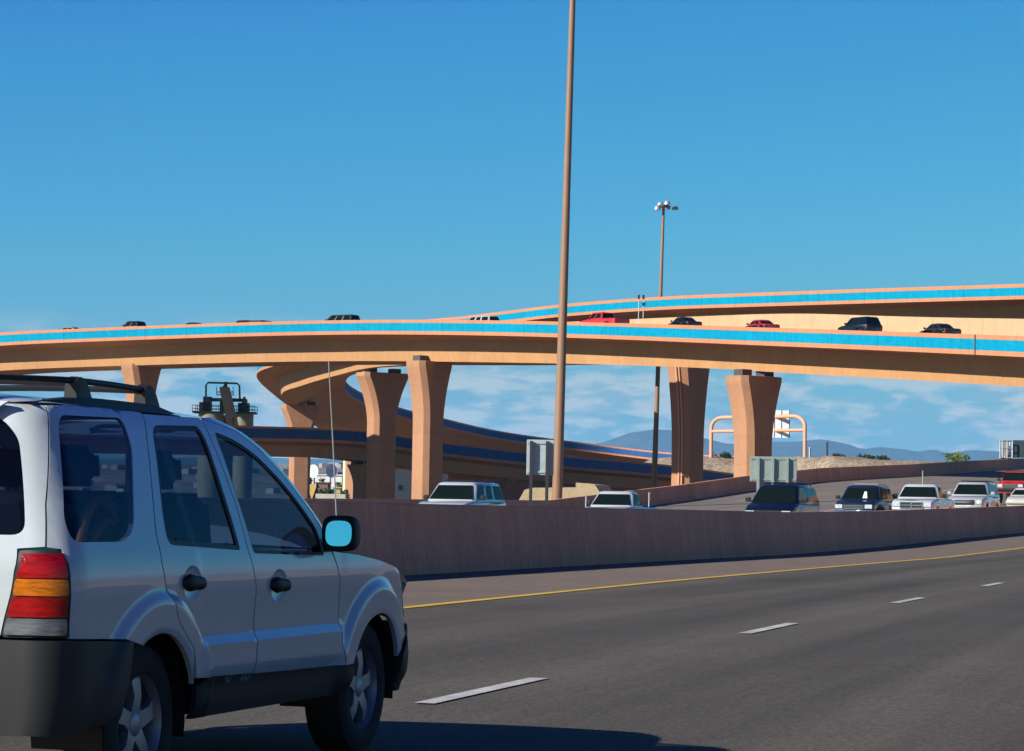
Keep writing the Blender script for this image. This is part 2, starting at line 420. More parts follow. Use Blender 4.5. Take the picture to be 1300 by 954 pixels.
# ------------------------------------------------------------------ road frame (s along the median wall, Lt to its left)
P0, H0, KH = (-2.16, 47.5), 17.2, 0.035
_S = np.arange(-400, 900.1, 1.0)
_hd = np.radians(np.clip(H0 + KH * _S, 3, 44))
_x = np.concatenate([[0], np.cumsum(np.sin((_hd[1:] + _hd[:-1]) / 2))]); _y = np.concatenate([[0], np.cumsum(np.cos((_hd[1:] + _hd[:-1]) / 2))])
_i0 = int(np.where(np.abs(_S) < 1e-6)[0][0])
_x += P0[0] - _x[_i0]; _y += P0[1] - _y[_i0]
def road_xy(s, lt):
    h = float(np.interp(s, _S, _hd))
    return (float(np.interp(s, _S, _x)) - lt * math.cos(h), float(np.interp(s, _S, _y)) + lt * math.sin(h))
def road_sl(x, y):
    i = int(np.argmin((_x - x) ** 2 + (_y - y) ** 2)); h = _hd[i]
    return _S[i] + (x - _x[i]) * math.sin(h) + (y - _y[i]) * math.cos(h), -((x - _x[i]) * math.cos(h) - (y - _y[i]) * math.sin(h))
ZN = ([-400, -120, -40, -15, 35, 50, 88, 125, 160, 220, 300, 400, 900], [-.5, -.2, -.065, 0, .03, .15, .66, 1.8, 3.4, 6, 8.6, 10.2, 11])
ZI = ([-400, -120, 0, 40, 52, 72, 88, 110, 125, 160, 220, 300, 400, 900], [-.3, 0, .2, .5, .62, .9, 1.2, 1.6, 2.1, 3.8, 6.2, 8.8, 10.4, 11.2])
ZM = ([-400, -120, 0, 44, 62, 80, 100, 125, 160, 220, 300, 400, 900], [-.4, -.1, 0, .38, .3, .6, .9, 2.1, 3.95, 6.3, 8.9, 10.5, 11.3])
ZF = ([-400, -120, 0, 60, 100, 125, 140, 160, 190, 220, 300, 400, 900], [-.3, 0, .2, .5, .81, 2.1, 3.0, 4.05, 5.1, 6.3, 9, 10.6, 11.4])
def road_z(s, lt):
    if lt <= 0.2: return interp(s, *ZN)
    return float(np.interp(lt, [0.2, 1.4, 4.5, 13, 30], [interp(s, *ZN), interp(s, *ZI), interp(s, *ZI), interp(s, *ZM), interp(s, *ZF)]))
def ribbon(name, m, s0, s1, l0, l1, dz, step=3.0, nl=1, kind='structure', parent=None):
    g = []; n = max(2, int((s1 - s0) / step))
    for i in range(n + 1):
        s = s0 + (s1 - s0) * i / n
        a = l0(s) if callable(l0) else l0; b = l1(s) if callable(l1) else l1
        row = []
        for j in range(nl + 1):
            lt = a + (b - a) * j / nl
            x, y = road_xy(s, lt); row.append((x, y, road_z(s, lt) + dz))
        g.append(row)
    mbr = MB().grid(g)
    o = mbr.build(name, m, parent, smooth=60, fix=False)
    if o.data.polygons[0].normal.z < 0: o.data.flip_normals()
    at_ = o.data.attributes.new('across', 'FLOAT', 'POINT')
    n_l = nl + 1
    for i in range(n + 1):
        s = s0 + (s1 - s0) * i / n
        a = l0(s) if callable(l0) else l0; b = l1(s) if callable(l1) else l1
        for j in range(n_l): at_.data[i * n_l + j].value = a + (b - a) * j / nl
    al_ = o.data.attributes.new('along', 'FLOAT', 'POINT')
    for i in range(n + 1):
        for j in range(n_l): al_.data[i * n_l + j].value = s0 + (s1 - s0) * i / n
    if kind: o['kind'] = kind
    return o
def wheel_wear(m, centres, wid, amt):
    """darker, polished strips where the tyres run, on top of the material's own grain"""
    t = m.node_tree; b = t.nodes['Principled BSDF']
    src = b.inputs['Base Color'].links[0].from_socket
    a = t.nodes.new('ShaderNodeAttribute'); a.attribute_name = 'across'
    nz = t.nodes.new('ShaderNodeTexNoise'); nz.inputs['Scale'].default_value = .12
    tcn = t.nodes.new('ShaderNodeTexCoord'); t.links.new(tcn.outputs['Object'], nz.inputs['Vector'])
    def mt(op, x, y, z=None):
        n = t.nodes.new('ShaderNodeMath'); n.operation = op
        for i, v in enumerate((x, y, z)):
            if v is None: continue
            if hasattr(v, 'is_linked'): t.links.new(v, n.inputs[i])
            else: n.inputs[i].default_value = v
        return n.outputs[0]
    tot = None
    for c in centres:
        dd = mt('DIVIDE', mt('SUBTRACT', a.outputs['Fac'], c), wid)
        gz = mt('POWER', 2.718, mt('MULTIPLY', mt('MULTIPLY', dd, dd), -1.0))
        tot = gz if tot is None else mt('ADD', tot, gz)
    al = t.nodes.new('ShaderNodeAttribute'); al.attribute_name = 'along'
    cb = t.nodes.new('ShaderNodeCombineXYZ'); t.links.new(mt('MULTIPLY', a.outputs['Fac'], 1.7), cb.inputs['X']); t.links.new(mt('MULTIPLY', al.outputs['Fac'], .045), cb.inputs['Y'])
    n3 = t.nodes.new('ShaderNodeTexNoise'); n3.inputs['Scale'].default_value = 1.0; n3.inputs['Detail'].default_value = 6; n3.inputs['Roughness'].default_value = .65; t.links.new(cb.outputs[0], n3.inputs['Vector'])
    strk = mt('ADD', mt('MULTIPLY', mt('SUBTRACT', n3.outputs['Fac'], .5), 1.1), 1.0)
    f = mt('MULTIPLY', strk, mt('SUBTRACT', 1.0, mt('MULTIPLY', tot, mt('MULTIPLY', nz.outputs['Fac'], amt * 2))))
    v = t.nodes.new('ShaderNodeVectorMath'); v.operation = 'SCALE'
    t.links.new(src, v.inputs[0]); t.links.new(f, v.inputs['Scale']); t.links.new(v.outputs[0], b.inputs['Base Color'])
wheel_wear(M['asphalt'], (-6.7, -9.0, -12.0, -14.4), 0.75, 0.30)
wheel_wear(M['asphalt_far'], (3.2, 5.0, 8.2, 10.2, 13.2, 15.2), 0.6, 0.2)

YL = lambda s: -interp(s, [-40, -15, 0, 60, 100], [5.45, 5.4, 5.1, 4.85, 4.8])
ribbon('shoulder', M['shoulder'], -90, 320, lambda s: YL(s) - 0.05, -0.25, 0.0)
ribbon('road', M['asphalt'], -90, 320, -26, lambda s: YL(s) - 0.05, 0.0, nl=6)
ribbon('yellow_line', M['yellow'], -90, 300, lambda s: YL(s) - 0.09, lambda s: YL(s) + 0.09, 0.008)
mb = MB()
for k in range(-5, 12):
    s0 = -18.6 + 10.55 * k
    for lt in (-10.42,):
        q = []
        for s, l2 in ((s0, lt - .07), (s0, lt + .07), (s0 + 2.75, lt + .07), (s0 + 2.75, lt - .07)):
            x, y = road_xy(s, l2); q.append((x, y, road_z(s, l2) + 0.009))
        mb.add(q, [(0, 1, 2, 3)])
tag(mb.build('lane_line', M['white_line'], smooth=0), kind='structure')
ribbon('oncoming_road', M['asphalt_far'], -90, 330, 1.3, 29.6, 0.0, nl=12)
for lt in (6.2, 16.9):
    ribbon('lane_line', M['white_line'], -90, 300, lt - .09, lt + .09, 0.006)
ribbon('median_strip', M['gravel'], -90, 320, 0.25, 1.3, 0.03, nl=2)

# ------------------------------------------------------------------ terrain (one sheet to the horizon)
def ground_h(x, y):
    s, lt = road_sl(x, y)
    base = -0.6
    far = math.hypot(x, y)
    h = base
    if -300 < s < 700:
        if -28 <= lt <= 31: rz = road_z(s, min(29.9, max(-26, lt))) - 0.25
        else: rz = road_z(s, 29.9 if lt > 0 else -20) - 0.25
        dist = 0 if -28 <= lt <= 31 else (lt - 31 if lt > 31 else -28 - lt)
        k = (1 - sstep(4, 34, dist)) * (1 - sstep(450, 690, s))
        h = base + (rz - base) * k
    # gravel embankment beyond the far wall
    e = sstep(-6, 26, x) if True else 0
    yy0 = 370 - 30 * sstep(34, 44, x)
    mz = 9.3 + 0.5 * mnoise.noise((x * .06, y * .06, 0)) - 0.028 * max(0, x - 40)
    k2 = sstep(yy0 - 4, yy0 + 14, y) * sstep(14, 22, x) * (1 - sstep(430, 620, y)) * (1 - sstep(150, 220, x))
    if lt > 33: h = h + (max(mz, h) - h) * k2
    return h
xs = sorted(set([-14900, -6400, -3000, -1200, -600, -350] + list(range(-240, 261, 6)) + [300, 400, 600, 1200, 3000, 6400, 14900]))
ys = sorted(set([-290, -200, -120] + list(range(-80, 561, 6)) + [600, 660, 740, 900, 1200, 2000, 4000, 8000, 14500]))
g = [[(x, y, ground_h(x, y) if (-260 < x < 320 and -100 < y < 760) else -0.6) for y in ys] for x in xs]
tag(MB().grid(g).build('ground', M['ground'], smooth=80), kind='structure')
g = [[(x, y, ground_h(x, y) + .35 + .35 * mnoise.noise((x * .35, y * .35, 3)) + .25 * mnoise.noise((x * .9, y * .9, 5))) for y in np.arange(338, 431, 1.5)] for x in np.arange(16, 205, 1.5)]
tag(MB().grid(g).build('embankment', M['gravel'], smooth=80), kind='structure')

# ------------------------------------------------------------------ walls beside the road
def wall(name, m, s0, s1, lt, prof, label, base_fn=None, step=2.5):
    g = []; n = int((s1 - s0) / step)
    for i in range(n + 1):
        s = s0 + (s1 - s0) * i / n
        zb = (base_fn(s) if base_fn else road_z(s, lt))
        row = []
        for dl, dz in prof:
            x, y = road_xy(s, lt + dl); row.append((x, y, zb + dz))
        g.append(row)
    o = MB().grid(g).build(name, m, smooth=25, along=[s0 + (s1 - s0) * i / n for i in range(n + 1) for _ in prof])
    return tag(o, label, 'barrier')
prof = [(-.29, -.3), (-.285, .03), (-.20, .62), (-.115, 1.28), (-.09, 1.31), (.09, 1.31), (.115, 1.28), (.20, .30), (.34, .07), (.34, -.3)]
wall('median_barrier', M['barrier'], -90, 320, 0.0, prof, 'long mauve stained concrete median wall between the near lanes and oncoming traffic', base_fn=lambda s: interp(s, *ZN))
prof2 = [(-.30, -.4), (-.30, .07), (-.17, .25), (-.11, 1.08), (-.09, 1.10), (.12, 1.10), (.14, -2.5)]
wall('outer_barrier', M['barrier'], -90, 330, 30.0, prof2, 'mauve concrete wall along the far edge of the oncoming lanes, curving uphill', base_fn=lambda s: interp(s, *ZF))
prof3 = [(-.2, -2), (-.12, 1.35), (.12, 1.35), (.17, .25), (.30, .07), (.30, -.4)]
wall('roadside_barrier', M['grey_wall'], -90, 320, -26.3, prof3, 'plain grey concrete wall along the right edge of the near lanes, mirrored in car doors', base_fn=lambda s: interp(s, *ZN))

# ------------------------------------------------------------------ flyovers
def normals_away(path):
    o = []
    for i, p in enumerate(path):
        t = path[min(i + 1, len(path) - 1)] - path[max(i - 1, 0)]
        n = Vector((t.y, -t.x, 0)).normalized()
        if n.dot(Vector((p.x, p.y, 0)) - Vector((0, 0, 0))) < 0 and False: n = -n
        o.append(n)
    return o

def flyover(name, outer, inner, label, band='blue_band', par=1.57, lip=.33, blue=.87, depth=4.2, over=2.7, par_in=.92,
            inner_extra=0.0, web_slope=.45, inner_slope=None, side_mat='peach', inner_band=None):
    """box girder bridge swept between two edge lines (top of the outer and inner parapets)"""
    root = empty(name, (outer[0].x, outer[0].y, 0), 0, label, 'bridge')
    inv = Matrix.Translation(-root.location)
    def sect(pts):
        rows = []
        for a, b in zip(outer, inner):
            d = (b - a); wd = Vector((d.x, d.y, 0)).length; row = []
            for e, off, dz in pts:
                t = off / wd if e == 'o' else 1 - off / wd
                row.append(inv @ (a + d * t + Vector((0, 0, dz))))
            rows.append(row)
        return rows
    D = -depth
    cum = [0.0]
    for a, b in zip(outer, outer[1:]): cum.append(cum[-1] + (b - a).length)
    def AL(n): return [c for c in cum for _ in range(n)]
    mb = MB().grid(sect([('o', .05, -par + .02), ('o', .06, -par - .02), ('o', over, -par - .42), ('o', over + web_slope, D), ('i', over + (inner_slope or web_slope), D), ('i', over, -par - .42), ('i', .06, -par - .02), ('i', .05, -par + .02)]))
    mb.build('girder', M[side_mat], root, smooth=20, along=AL(8))
    MB().grid(sect([('o', .30, -par_in), ('i', .30, -par_in)])).build('roadway', M['deck'], root)
    pn = MB().grid(sect([('o', .36, -par_in - .1), ('o', .28, -.02), ('o', .26, 0), ('o', .02, 0), ('o', 0, -.02), ('o', 0, -lip), ('o', .035, -lip - .012), ('o', .035, -lip - blue + .012), ('o', -.01, -lip - blue), ('o', -.01, -par), ('o', .25, -par)]))
    pnear = pn.build('parapet', M['peach_pink'], root, smooth=20, along=AL(11))
    MB().grid(sect([('o', .012, -lip - .01), ('o', .012, -lip - blue + .01)])).build('painted_band', M[band], pnear, smooth=20, along=AL(2))
    x = inner_extra
    pf = MB().grid(sect([('i', .36, -par_in - .1), ('i', .28, x - .02), ('i', .26, x), ('i', .02, x), ('i', 0, x - .02), ('i', 0, -lip), ('i', .035, -lip - .012), ('i', .035, -lip - blue + .012), ('i', -.01, -lip - blue), ('i', -.01, -par), ('i', .25, -par)]))
    pfar = pf.build('parapet', M['cream' if inner_extra else 'peach_pink'], root, smooth=20, along=AL(11))
    MB().grid(sect([('i', .012, -lip - .01), ('i', .012, -lip - blue + .01)])).build('painted_band', M[inner_band or band], pfar, smooth=20, along=AL(2))
    return root

def edge_pair(near, width, bank, step=2.0, grow=None):
    path = catmull(near, step); o, q = [], []
    for i, p in enumerate(path):
        t = path[min(i + 1, len(path) - 1)] - path[max(i - 1, 0)]
        n = Vector((-t.y, t.x, 0)).normalized()      # to the left of travel
        if n.y < 0: n = -n
        wd = width(i / (len(path) - 1)) if callable(width) else width
        o.append(p); q.append(p + n * wd + Vector((0, 0, bank(i / (len(path) - 1)) if callable(bank) else bank)))
    return o, q

# main flyover: photo x, top edge y, depth
main_px = [(-260, 447, 326), (-120, 433, 318), (0, 422.5, 309), (150, 415.5, 300), (330, 409, 288), (480, 406.3, 278), (640, 407.2, 265), (800, 411, 249), (960, 416, 230), (1130, 421.5, 214), (1300, 427.5, 198), (1450, 433, 184), (1650, 441, 168)]
main_near = [at(x, y, d) for x, y, d in main_px]
mo, mi = edge_pair(main_near, 11.5, lambda t: -0.25 + 1.4 * sstep(.42, .66, t))
main_fly = flyover('main_flyover', mo, mi, 'long curved peach flyover with bright turquoise band, nearest bridge spanning the whole width', inner_extra=.55, over=2.6)

upper_px = [(250, 412, 392), (400, 411, 350), (480, 409, 330), (560, 404.5, 310), (640, 395.5, 295), (720, 386, 281), (840, 377, 266), (960, 372, 252), (1130, 366, 238), (1300, 360.5, 226), (1500, 354, 212)]
uo, ui = edge_pair([at(x, y, d * 1.045) for x, y, d in upper_px], 10.5, 0.75)
flyover('upper_flyover', uo, ui, 'highest peach flyover with turquoise band, rising to the right behind the nearest bridge', par=1.41, lip=.33, blue=.76, depth=4.0, over=2.6)

loop_o = [(-5, 277, 21.6), (-13, 288, 21.7), (-19.5, 299, 21.8), (-25.0, 318, 21.8), (-30.6, 341, 21.7), (-35.7, 363, 21.4), (-36.8, 396, 20.5), (-35.6, 443, 18.9), (-29, 472, 16.9), (-14, 502, 15.2), (12, 520, 13.2), (32, 512, 11.8), (47, 489, 10.8), (56, 465, 9.8), (70, 448, 8.8)]
loop_i = [(4, 286, 21.9), (-3, 297, 21.8), (-9.5, 305, 21.8), (-14, 322, 21.7), (-19.5, 347.5, 21.5), (-23.3, 366, 21.1), (-24.7, 398, 20.0), (-19.8, 437, 18.7), (-12.7, 457, 17.6), (-1.5, 488, 16.2), (16.8, 503, 14.5), (30, 496, 13), (41, 475, 12), (48, 455, 11), (62, 440, 10)]
def pair_resample(a, b, k=10):
    A, B = [], []
    def cr(P, i, t):
        P = [Vector(p) for p in P]
        p0 = P[i - 1] if i else P[0] * 2 - P[1]; p1, p2 = P[i], P[i + 1]; p3 = P[i + 2] if i + 2 < len(P) else p2 * 2 - p1
        return 0.5 * ((2 * p1) + (p2 - p0) * t + (2 * p0 - 5 * p1 + 4 * p2 - p3) * t * t + (3 * p1 - p0 - 3 * p2 + p3) * t ** 3)
    for i in range(len(a) - 1):
        for j in range(k):
            A.append(cr(a, i, j / k)); B.append(cr(b, i, j / k))
    A.append(Vector(a[-1])); B.append(Vector(b[-1])); return A, B
def push(P, k=1.045): return [P[0]] + [(x * k, y * k, HC + (z - HC) * k) for x, y, z in P[1:]]
lo, li = pair_resample(push(loop_o), push(loop_i))
flyover('loop_ramp', lo, li, 'curling loop ramp seen from below behind the nearest bridge, with blue inner band darkened in colour for shade', band='blue_band', inner_band='blue_shaded', over=3.3, blue=1.1, inner_slope=4.2, depth=4.4, par=1.75, lip=.3)

lower_px = [(-250, 527, 262), (0, 533, 276), (200, 537, 290), (320, 541, 300), (455, 546, 310), (560, 561, 318), (700, 577, 332), (840, 589.6, 350), (937, 602, 362), (1000, 611, 372)]
lw_o, lw_i = edge_pair([at(x, y, d * 1.045) for x, y, d in lower_px], 10.5, 0.3)
flyover('lower_ramp', lw_o, lw_i, 'low shaded ramp with blue band darkened in colour for shade, descending to the right under the bridges', band='blue_shaded', par=1.8, lip=.25, blue=1.2, depth=3.7, over=1.2, web_slope=.3)
# retained fill under its low end
path = [p for p in lw_o]
g = []
for p, q in zip(lw_o, lw_i):
    if p.x > -2.5:
        d = (q - p).normalized()
        a, b = p + d * 1.9, q - d * 1.9
        g.append([Vector((a.x, a.y, a.z - 3.72)), Vector((a.x, a.y, -2)), Vector((b.x, b.y, -2)), Vector((b.x, b.y, b.z - 3.72))])
mb = MB().grid(g); mb.add(g[0], [(0, 1, 2, 3)]); mb.add(g[-1], [(0, 1, 2, 3)])
tag(mb.build('abutment_wall', M['barrier'], smooth=20), 'dark retaining wall carrying the low end of the shaded lower ramp', 'retaining wall')

# expansion joints of the main bridge
def joint(px, part_w=.16):
    i = min(range(len(mo)), key=lambda k: abs((mo[k].x / mo[k].y) - at(px, 430, 200).x / 200))
    a, b = mo[i], mo[i + 1]; t = (b - a).normalized(); n = Vector((t.y, -t.x, 0)).normalized()
    if n.y > 0: n = -n
    o0 = Vector((mo[0].x, mo[0].y, 0)); mb = MB()
    for off, z0, z1 in ((.035, .01, -1.6),):
        vs = []
        for z in (z0, z1):
            for s in (0, part_w):
                for d in (-.3, off): vs.append(a + t * s + n * d + Vector((0, 0, z)) - o0)
        mb.add(vs, [(0, 1, 3, 2), (4, 5, 7, 6), (0, 1, 5, 4), (2, 3, 7, 6), (1, 3, 7, 5), (0, 2, 6, 4)])
    mb.build('expansion_joint', M['bearing'], main_fly, smooth=0)
joint(1234)

# ------------------------------------------------------------------ piers
def superpoly(hw, hd, ch):
    return [(-hw + ch, -hd), (hw - ch, -hd), (hw, -hd + ch), (hw, hd - ch), (hw - ch, hd), (-hw + ch, hd), (-hw, hd - ch), (-hw, -hd + ch)]
def pier(px, d, ztop, top_w, shaft_w, depth, ang, label, flare_h=6.5, gap=True, zb=None, yref=560, pipe=False):
    """flared pier: wide at its cap across the bridge, tapering in a curve to the shaft. ang = direction of the wide axis (degrees from +X)"""
    p = at(px, yref, d); z0 = (ground_h(p.x, p.y) if zb is None else zb) - 0.5
    root = empty('bridge_pier', (p.x, p.y, z0), R(ang), label, 'pier', 'flared peach bridge piers')
    H = ztop - z0; rows = []
    hs_ = [0, H - flare_h] + [H - flare_h + flare_h * .92 * k / 14 for k in range(1, 15)] + [H - .02, H]
    for i, h in enumerate(hs_):
        t = max(0, min(1, (h - (H - flare_h)) / (flare_h * .92)))
        hw = (shaft_w + (top_w - shaft_w) * t ** 1.75) / 2
        if i >= len(hs_) - 2: hw = top_w / 2
        hd = depth / 2 * (1 + .12 * t); ch = .5
        if i == len(hs_) - 1: hw -= .12; hd -= .12
        rows.append([(x, y, h) for x, y in superpoly(hw, hd, ch)])
    rows.append([(x * .9, y * .9, H) for x, y in superpoly(top_w / 2, depth / 2, .3)])
    mb = MB(); n = 8
    mb.add([q for r in rows for q in r], [(i * n + k, i * n + (k + 1) % n, (i + 1) * n + (k + 1) % n, (i + 1) * n + k) for i in range(len(rows) - 1) for k in range(n)])
    mb.add(rows[-1], [tuple(range(n))])
    mb.build('shaft', M['peach_pier'], root, smooth=22)
    if gap:
        for sx in (-1, 1):
            MB().box((sx * top_w * .27, 0, H + .28), (1.2, 1.1, .62)).build('bearing', M['bearing'], root, smooth=0)
    if pipe:
        k = shaft_w / 2 + .16
        for yy in (-.75, -.35):
            pts = [(-k, yy, .6), (-k, yy, H - flare_h)] + [(-((shaft_w + (top_w - shaft_w) * t ** 1.75) / 2 + .16), yy, H - flare_h + flare_h * .92 * t) for t in [j / 10 for j in range(1, 11)]]
            MB().tube(pts, .10, 8).build('drain_pipe', M['gantry'], root)
        for zc in (3.2, 6.5, 9.5):
            if zc < H - flare_h: MB().box((-k + .05, -.55, zc), (.14, 1.0, .1)).build('pipe_clamp', M['peach_pink'], root, smooth=0)
    return root
def zt(px, y, d): return at(px, y, d).z
# the wide axis runs across each deck: from camera-left near side to far side
pier(177, 305, zt(177, 463, 305), 5.0, 3.0, 2.4, 56, 'short flared pier above the white car\'s roof rack, leftmost under the nearest bridge', flare_h=5.5)
pier(543, 278, zt(543, 459.5, 278), 5.0, 3.0, 2.6, 47, 'tall flared pier sunlit down to the median wall beside a white oncoming car', flare_h=6.5)
pier(956, 235, zt(956, 478.5, 235), 5.2, 3.2, 2.6, 40, 'flared pier standing behind the grey-green sign with three posts', flare_h=6.2)
pier(484, 319, zt(484, 474, 319), 6.4, 3.2, 2.6, 35, 'flared pier half in shadow, holding up the near side of the loop ramp', flare_h=6.0)
pier(381, 404, zt(381, 515, 404), 6.0, 3.1, 2.6, 14, 'far flared pier under the outermost bend of the loop ramp', flare_h=6.0)
pier(450, 491, zt(450, 551, 491), 5.5, 3.0, 2.4, -25, 'farthest loop ramp pier, whose small lit cap shows over the lower ramp', flare_h=5)
pier(873, 279, zt(873, 430, 279), 5.4, 3.2, 2.6, 45, 'tallest pier with drain pipes down its side, rising behind the nearest bridge', flare_h=11, pipe=True, gap=False)
# squat piers of the lower ramp
def pier_low(px, d, top_y, label, w=3.4):
    pier(px, d, zt(px, top_y, d), w + 1.6, w - .5, 2.0, -45, label, flare_h=2.6)
pier_low(463, 331, 590, 'squat sunlit pier under the shaded lower ramp, left of the shadowed loop pier')
pier_low(638, 345, 607, 'squat dark pier under the lower ramp, just right of the white SUV roof')

# ------------------------------------------------------------------ white car in the next lane
SUV_YAW, SUV_Z = 0.3044, -0.065
_d = Vector((math.sin(SUV_YAW), math.cos(SUV_YAW), 0)); _r = Vector((math.cos(SUV_YAW), -math.sin(SUV_YAW), 0))
suv_pos = Vector((-1.711, 10.113, SUV_Z)) + _d * 2.2 - _r * .88
suv = empty('parked_car', suv_pos, -SUV_YAW, 'white four-door car with black roof rails and dark windows, close by at the left edge', 'car')
suv.name = 'white_car'

def pchip(xs, ys):
    xs, ys = np.array(xs, float), np.array(ys, float); h = np.diff(xs); dl = np.diff(ys) / h; m_ = np.zeros(len(xs))
    for i in range(1, len(xs) - 1):
        if dl[i - 1] * dl[i] > 0:
            w1, w2 = 2 * h[i] + h[i - 1], h[i] + 2 * h[i - 1]; m_[i] = (w1 + w2) / (w1 / dl[i - 1] + w2 / dl[i])
    m_[0], m_[-1] = dl[0], dl[-1]
    def f(x):
        x = min(max(x, xs[0]), xs[-1]); i = min(int(np.searchsorted(xs, x, 'right')) - 1, len(xs) - 2); t = (x - xs[i]) / h[i]
        return float(ys[i] * (1 + 2 * t) * (1 - t) ** 2 + m_[i] * h[i] * t * (1 - t) ** 2 + ys[i + 1] * t * t * (3 - 2 * t) + m_[i + 1] * h[i] * t * t * (t - 1))
    return f
Wf = pchip([.2, .40, .50, .60, .80, .93, .99, 1.05, 1.12, 1.35, 1.55, 1.64, 1.69], [.79, .845, .858, .862, .868, .878, .876, .866, .845, .762, .682, .640, .600])
REAR = pchip([.2, .70, 1.02, 1.10, 1.30, 1.55, 1.66, 1.72], [4.37, 4.385, 4.385, 4.37, 4.325, 4.245, 4.20, 4.14])
FRONT = pchip([.2, .55, .64, .70, .77, .86, .93, 1.0, 1.2], [.03, .0, .02, .06, .10, .16, .24, .4, .6])
RR, RF = .17, .34
FA, RA, AZ = .905, 3.545, .350         # axles, wheel centre height
def bulge(u, z):
    b = 0.0
    for ax in (FA, RA):
        r = math.hypot((u - ax) * (.97 if ax == RA else .98), z - AZ)
        b += .034 * (1 - sstep(.505, .565, r)) * sstep(.30, .42, z + .0)
        b -= .010 * (1 - sstep(.375, .40, r))
    k = sstep(1.36, 1.43, u) * (1 - sstep(3.10, 3.17, u))
    b += k * (.024 * min(1, max(0, (.700 - z) / .040)) * sstep(.47, .56, z) - .004)
    for hs0, hz in ((2.24, .905), (3.22, .935)):
        rr_ = ((u - hs0) / .10) ** 2 + ((z - hz) / .075) ** 2
        if rr_ < 1: b -= .020 * (1 - rr_) ** .7
    return b
def smap(u, z, off=0.0):
    """skin of the car: u runs along the flank (metres behind the nose) and wraps round both ends; returns local x (right), y (forward), z"""
    W = Wf(z); Rr, Ff = REAR(z), FRONT(z)
    tp = 1 - .13 * max(0, (1.0 - u) / 1.0) ** 2 if u < 1.0 else 1.0
    sc = Rr - RR; fc = Ff + RF
    if u > sc:
        a = min((u - sc) / RR, math.pi / 2)
        y = W - RR + RR * math.cos(a); s = sc + RR * math.sin(a); n = (math.cos(a), math.sin(a))
        if u > sc + RR * math.pi / 2:
            y -= u - sc - RR * math.pi / 2; s += .05 * (1 - (max(y, 0) / (W - RR)) ** 2)
        bb = bulge(sc, z)
        y += bb * n[0] + off * n[0]; s += off * n[1]
    elif u < fc:
        Wt = W * .885; a = min((fc - u) / RF, math.pi / 2); n = (math.cos(a), -math.sin(a))
        k = 1 - .13 * (1 - u) ** 2 if u > 0 else .87
        y = W * k - RF + RF * math.cos(a); s = fc - RF * math.sin(a)
        if u < fc - RF * math.pi / 2:
            y -= fc - RF * math.pi / 2 - u; s -= .04 * (1 - (max(y, 0) / .5) ** 2)
        bb = bulge(u, z)
        y += (bb + off) * n[0]; s += (bb * .5 + off) * n[1]
    else:
        y = W * tp + bulge(u, z) + off; s = u
    return Vector((y, 2.2 - s, z))

def rnd(poly, r, n=5):
    """round the corners of a closed outline; r may be one radius or one per corner"""
    o = []; k = len(poly)
    for i in range(k):
        p, a, b = Vector(poly[i]), Vector(poly[i - 1]), Vector(poly[(i + 1) % k])
        ri = r[i] if isinstance(r, (list, tuple)) else r
        if ri <= 0: o.append(tuple(p)); continue
        da, db = (a - p), (b - p); ra = min(ri, da.length * .48, db.length * .48)
        q0, q1 = p + da.normalized() * ra, p + db.normalized() * ra
        for j in range(n + 1):
            t = j / n; o.append(tuple((1 - t) ** 2 * q0 + 2 * t * (1 - t) * p + t * t * q1))
    return o
def dens(poly, step=.04):
    o = []; k = len(poly)
    for i in range(k):
        a, b = Vector(poly[i]), Vector(poly[(i + 1) % k]); n = max(1, int((b - a).length / step))
        o += [tuple(a + (b - a) * j / n) for j in range(n)]
    q = []
    for p in o:
        if not q or (Vector(p) - Vector(q[-1])).length > .004: q.append(p)
    if (Vector(q[0]) - Vector(q[-1])).length < .004: q.pop()
    return q
def inside(p, poly):
    c = False; j = len(poly) - 1
    for i in range(len(poly)):
        if (poly[i][1] > p[1]) != (poly[j][1] > p[1]) and p[0] < (poly[j][0] - poly[i][0]) * (p[1] - poly[i][1]) / (poly[j][1] - poly[i][1] + 1e-12) + poly[i][0]: c = not c
        j = i
    return c
def shrink(poly, d):
    """offset a closed outline inwards"""
    k = len(poly); ar = sum(poly[i - 1][0] * poly[i][1] - poly[i][0] * poly[i - 1][1] for i in range(k)); sg = 1 if ar > 0 else -1; o = []
    for i in range(k):
        a, b = Vector(poly[i - 1]), Vector(poly[(i + 1) % k]); t = (b - a); n = Vector((-t.y, t.x)).normalized() * sg
        o.append((poly[i][0] + n.x * d, poly[i][1] + n.y * d))
    return o
